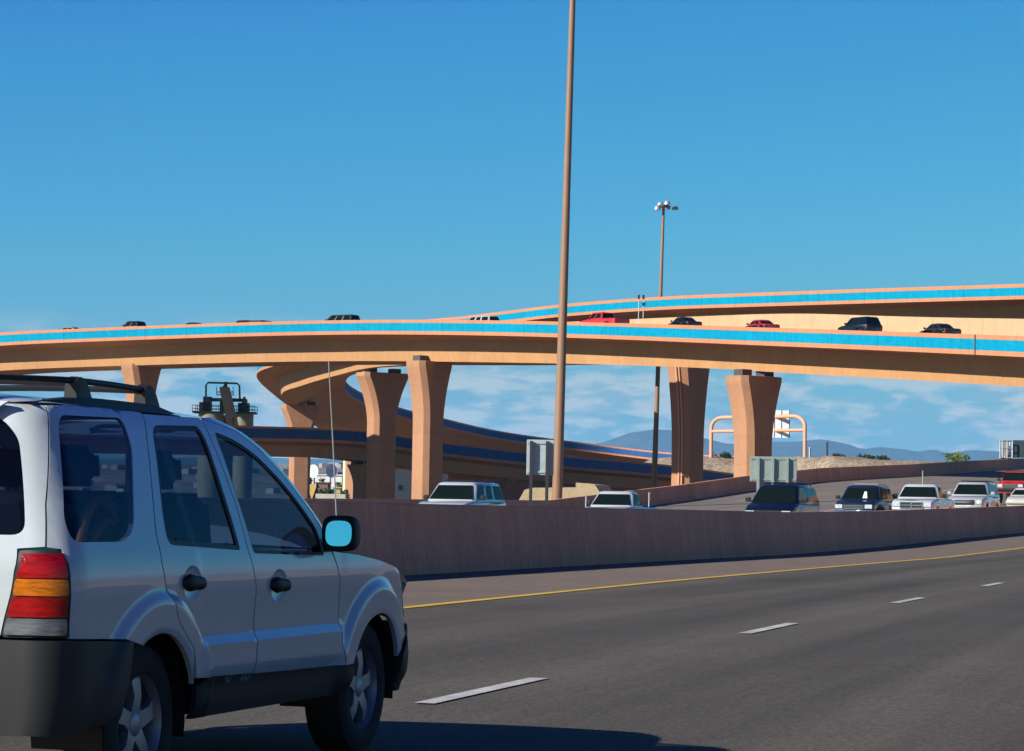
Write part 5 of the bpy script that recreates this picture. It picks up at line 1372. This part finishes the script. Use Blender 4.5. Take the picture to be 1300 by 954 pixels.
for px, d, lab in ((398, 600, 'white satellite dish, left one of the pair over the white low building'), (419.5, 606, 'white satellite dish, right one of the pair over the white low building')):
    x, y, z = base_at(px, d); zc = at(px, 597, d).z - z
    r_ = empty('satellite_dish', (x, y, z), R(-35 if px < 410 else 30), lab, 'dish', 'satellite dishes')
    mb = MB(); mb.lathe([(0, .0), (.6, .06), (1.1, .22), (1.55, .48)], (0, 0, 0), 'y', 20); mb.v = [(X, -Y * .8 + 0, Z + zc - Y * .5) for X, Y, Z in mb.v]
    mb.build('reflector', M['white_wall'], r_); MB().tube([(0, .3, -.5), (0, .1, zc)], .16, 8).build('mast', M['steel_dark'], r_)
    MB().tube([(0, 0, zc), (0, -1.1, zc - .2)], .05, 6).build('feed_arm', M['steel_dark'], r_)
x, y, z = base_at(441, 505); zt2 = at(441, 575, 505).z
r_ = empty('storage_tank', (x, y, z), 0, 'tall cream cylindrical tank with a brown pipe, left of the squat sunlit pier', 'tank')
MB().lathe([(.95, 0), (.95, zt2 - z), (0, zt2 - z + .4)], (0, 0, 0), 'z', 24).build('shell', M['cream_col'], r_)
MB().tube([(1.2, -.3, 0), (1.2, -.3, zt2 - z)], .22, 10).build('pipe', M['belt_brown'], r_)
bw_ = MB(); a, b = at(402, 627, 392), at(440, 627, 392); zt3 = a.z; gzz = ground_h(a.x, 392)
for k, (dx, z0, z1) in enumerate(((0, gzz - .5, at(410, 632.5, 392).z), (-.2, at(410, 632.3, 392).z, zt3))):
    bw_.box(((a.x + b.x) / 2 + dx, 393, (z0 + z1) / 2), (b.x - a.x, 1.1 - .1 * k, z1 - z0))
tag(bw_.build('block_wall', M['grey_block'], smooth=0), 'pale two-course concrete block wall just above the median wall, under the bridges', 'wall')
mc = empty('sorting_machine', base_at(396, 450), 0, 'ochre yard machine with dark braces, seen left of the brown shed', 'machine')
H_ = at(396, 615, 450).z - mc.location.z
mb = MB(); mb.box((0, 0, H_ * .75), (1.9, 2, H_ * .5)); mb.build('body', M['ochre'], mc, smooth=0)
mb = MB()
for k in (-.9, .9): mb.bar((k, -1.05, 0), (-k, -1.05, H_ * .9), .2); mb.bar((k, -1.0, 0), (k, -1.0, H_), .2)
mb.build('brace', M['plant_steel'], mc, smooth=0)

def leafy(name, x, y, z, h, w_, n, m, label, cat, group=None, trunk=True, seed=1, leaf=.16, flat=1.0):
    rnd_ = random.Random(seed); root = empty(name, (x, y, z), 0, label, cat, group)
    if trunk:
        mb = MB(); mb.tube([(0, 0, -.2), (w_ * .03, 0, h * .3), (-w_ * .02, 0, h * .6)], [h * .035, h * .025, h * .012], 7)
        for k in range(5):
            a = rnd_.random() * 6.28; mb.tube([(0, 0, h * (.25 + .06 * k)), (w_ * .28 * math.cos(a), w_ * .28 * math.sin(a), h * (.5 + .06 * k))], [h * .016, h * .006], 5)
        mb.build('trunk', M['bark'], root)
    mb = MB(); cl = [(rnd_.gauss(0, .25) * w_, rnd_.gauss(0, .25) * w_, h * (.45 + .5 * rnd_.random() * flat)) for _ in range(14)]
    for k in range(n):
        cx, cy, cz2 = cl[rnd_.randrange(len(cl))]
        d = Vector((rnd_.gauss(0, 1), rnd_.gauss(0, 1), rnd_.gauss(0, .8))) * w_ * .10
        p = Vector((cx, cy, max(.1, cz2))) + d
        u = Vector((rnd_.gauss(0, 1), rnd_.gauss(0, 1), rnd_.gauss(0, 1))).normalized(); v = u.cross(Vector((rnd_.gauss(0, 1), rnd_.gauss(0, 1), rnd_.gauss(0, 1)))).normalized(); s2 = leaf * (.6 + .8 * rnd_.random())
        mb.add([p - u * s2, p + v * s2 * .5, p + u * s2, p - v * s2 * .5], [(0, 1, 2, 3)])
    mb.build('crown' if trunk else 'foliage', M[m], root, smooth=0, fix=False)
    return root
x, y, z = base_at(1214, 345); zb_ = at(1214, 588, 345).z
leafy('bush', x, y, zb_ - 1.2, 2.6, 2.6, 900, 'leaf_light', 'lone bright green bush poking over the far wall near the right edge', 'bush', seed=4, leaf=.15)
for k, (px, d, yt, wpx, lab) in enumerate(((408, 540, 607, 14, 'dark green tree in front of the white low building'), (430, 545, 612, 12, 'green tree left of the cream tank'), (393, 470, 606, 8, 'dark green tree beside the far shadowed pier'), (416, 480, 619, 16, 'low dark shrubs in front of the brown shed'), (437, 470, 622, 12, 'green shrub at the foot of the cream tank'))):
    x, y, z = base_at(px, d); h = at(px, yt, d).z - z
    leafy('tree', x, y, z, h, wpx * d / F_PX * 1.1, 700, 'leaf_dark' if k in (0, 2, 3) else 'leaf', lab, 'tree', 'trees in the yard under the bridges', seed=10 + k, leaf=.28)
for k, (px, d, yt, wpx) in enumerate(((1102, 374, 588.5, 14), (1122, 372, 589, 14), (918, 386, 578, 20), (1064, 372, 590.5, 16))):
    x, y, z = base_at(px, d)
    leafy('scrub_bush', x, y, z + .2, max(.5, .6 * (at(px, yt, d).z - z)), wpx * d / F_PX, 500, 'leaf_dark', ['dark low scrub on the skyline of the gravel rise, left of a matching clump', 'dark low scrub on the skyline of the gravel rise, nearest the far wall', 'dark green scrub on the gravel rise between two piers', 'small scrub on the gravel rise right of the thin dark pole'][k], 'scrub', 'scrub on the gravel rise', trunk=False, seed=30 + k, leaf=.2)
# dry tufts along the median
rnd_ = random.Random(5); mb = MB()
for k in range(2600):
    s_ = 20 + 75 * rnd_.random(); lt_ = .5 + 2.0 * rnd_.random() ** 2; x, y = road_xy(s_, lt_); z = road_z(s_, lt_) + .02
    cl_ = mnoise.noise((s_ * .15, lt_ * .4, 2))
    if cl_ < -.05: continue
    a = rnd_.random() * 6.28; hh = .08 + .22 * rnd_.random() * (1 + cl_); ww = .02; ca, sa = math.cos(a), math.sin(a); lx, ly = rnd_.gauss(0, .06), rnd_.gauss(0, .06)
    mb.add([(x - ca * ww, y - sa * ww, z), (x + ca * ww, y + sa * ww, z), (x + lx, y + ly, z + hh)], [(0, 1, 2)])
tag(mb.build('dry_grass', M['leaf_dry'], smooth=0, fix=False), kind='stuff')

# hillside suburb, mountains
g = []
for i in range(61):
    x = -520 + 640 * i / 60; row = []
    for j in range(25):
        y = 900 + 1100 * j / 24
        row.append((x * (y / 1400), y, 26 * sstep(900, 1500, y) + 5 * mnoise.noise((x * .006, y * .006, 1)) - 22 * sstep(60, 130, x) - 22 * sstep(-400, -520, x) - 2 - 20 * sstep(1700, 2000, y)))
    g.append(row)
tag(MB().grid(g).build('hill', M['hill'], smooth=80), kind='structure')
rnd_ = random.Random(3); mb = MB()
for k in range(260):
    y = 1000 + 480 * rnd_.random(); x = (-500 + 560 * rnd_.random()) * y / 1400; z = 26 * sstep(900, 1500, y) + 5 * mnoise.noise((x / (y / 1400) * .006, y * .006, 1)) - 2
    s2 = 4 + 4 * rnd_.random(); mb.box((x, y, z + .9), (s2, s2, 2.6), rnd_.random())
tag(mb.build('distant_houses', M['far_house'], smooth=0), kind='stuff')

ridge = [(-900, 575), (-300, 590), (0, 585), (300, 580), (560, 588), (700, 576), (768, 561), (800, 549.5), (830, 545.5), (855, 546.5), (888, 555), (920, 563), (950, 565), (975, 561), (1012, 561), (1043, 557.5), (1077, 564), (1095, 571), (1117, 567.5), (1151, 571), (1165, 574.5), (1185, 570), (1202, 576), (1232, 571.5), (1270, 573.5), (1340, 575), (1500, 566), (1800, 578), (2300, 590)]
DM = 12000.0
g = []
for i in range(321):
    px = -900 + 3200 * i / 320; yr = interp(px, [p[0] for p in ridge], [p[1] for p in ridge]); row = []
    zr = at(px, yr, DM).z
    for j in range(33):
        v = (j - 16) / 16; y = DM + v * 2300
        X = at(px, yr, DM).x
        k = max(0, 1 - abs(v)) ** 1.25
        nz = mnoise.fractal((X * .0012, y * .0012, 0), 1.0, 2.0, 5) if abs(v) > .02 else 0
        row.append((X, y, (zr + 30) * k * (1 + .35 * nz * min(1, abs(v) * 4)) - 30))
    g.append(row)
tag(MB().grid(g).build('mountains', M['mount'], smooth=60), kind='structure')

# the air
hz_ = MB(); hz_.box((0, 7150, 247), (30000, 14900, 500))
ho = hz_.build('haze', M['leaf'], smooth=0)
hm = bpy.data.materials.new('haze_air'); hm.use_nodes = True; t = hm.node_tree; t.nodes.clear()
o_ = t.nodes.new('ShaderNodeOutputMaterial'); pv = t.nodes.new('ShaderNodeVolumePrincipled')
pv.inputs['Color'].default_value = (0.26, 0.62, 1.0, 1); pv.inputs['Density'].default_value = 0.000055; pv.inputs['Anisotropy'].default_value = 0.0
t.links.new(pv.outputs[0], o_.inputs['Volume'])
ho.data.materials.clear(); ho.data.materials.append(hm); ho['kind'] = 'stuff'
scene.cycles.volume_max_steps = 64
scene.cycles.volume_bounces = 1
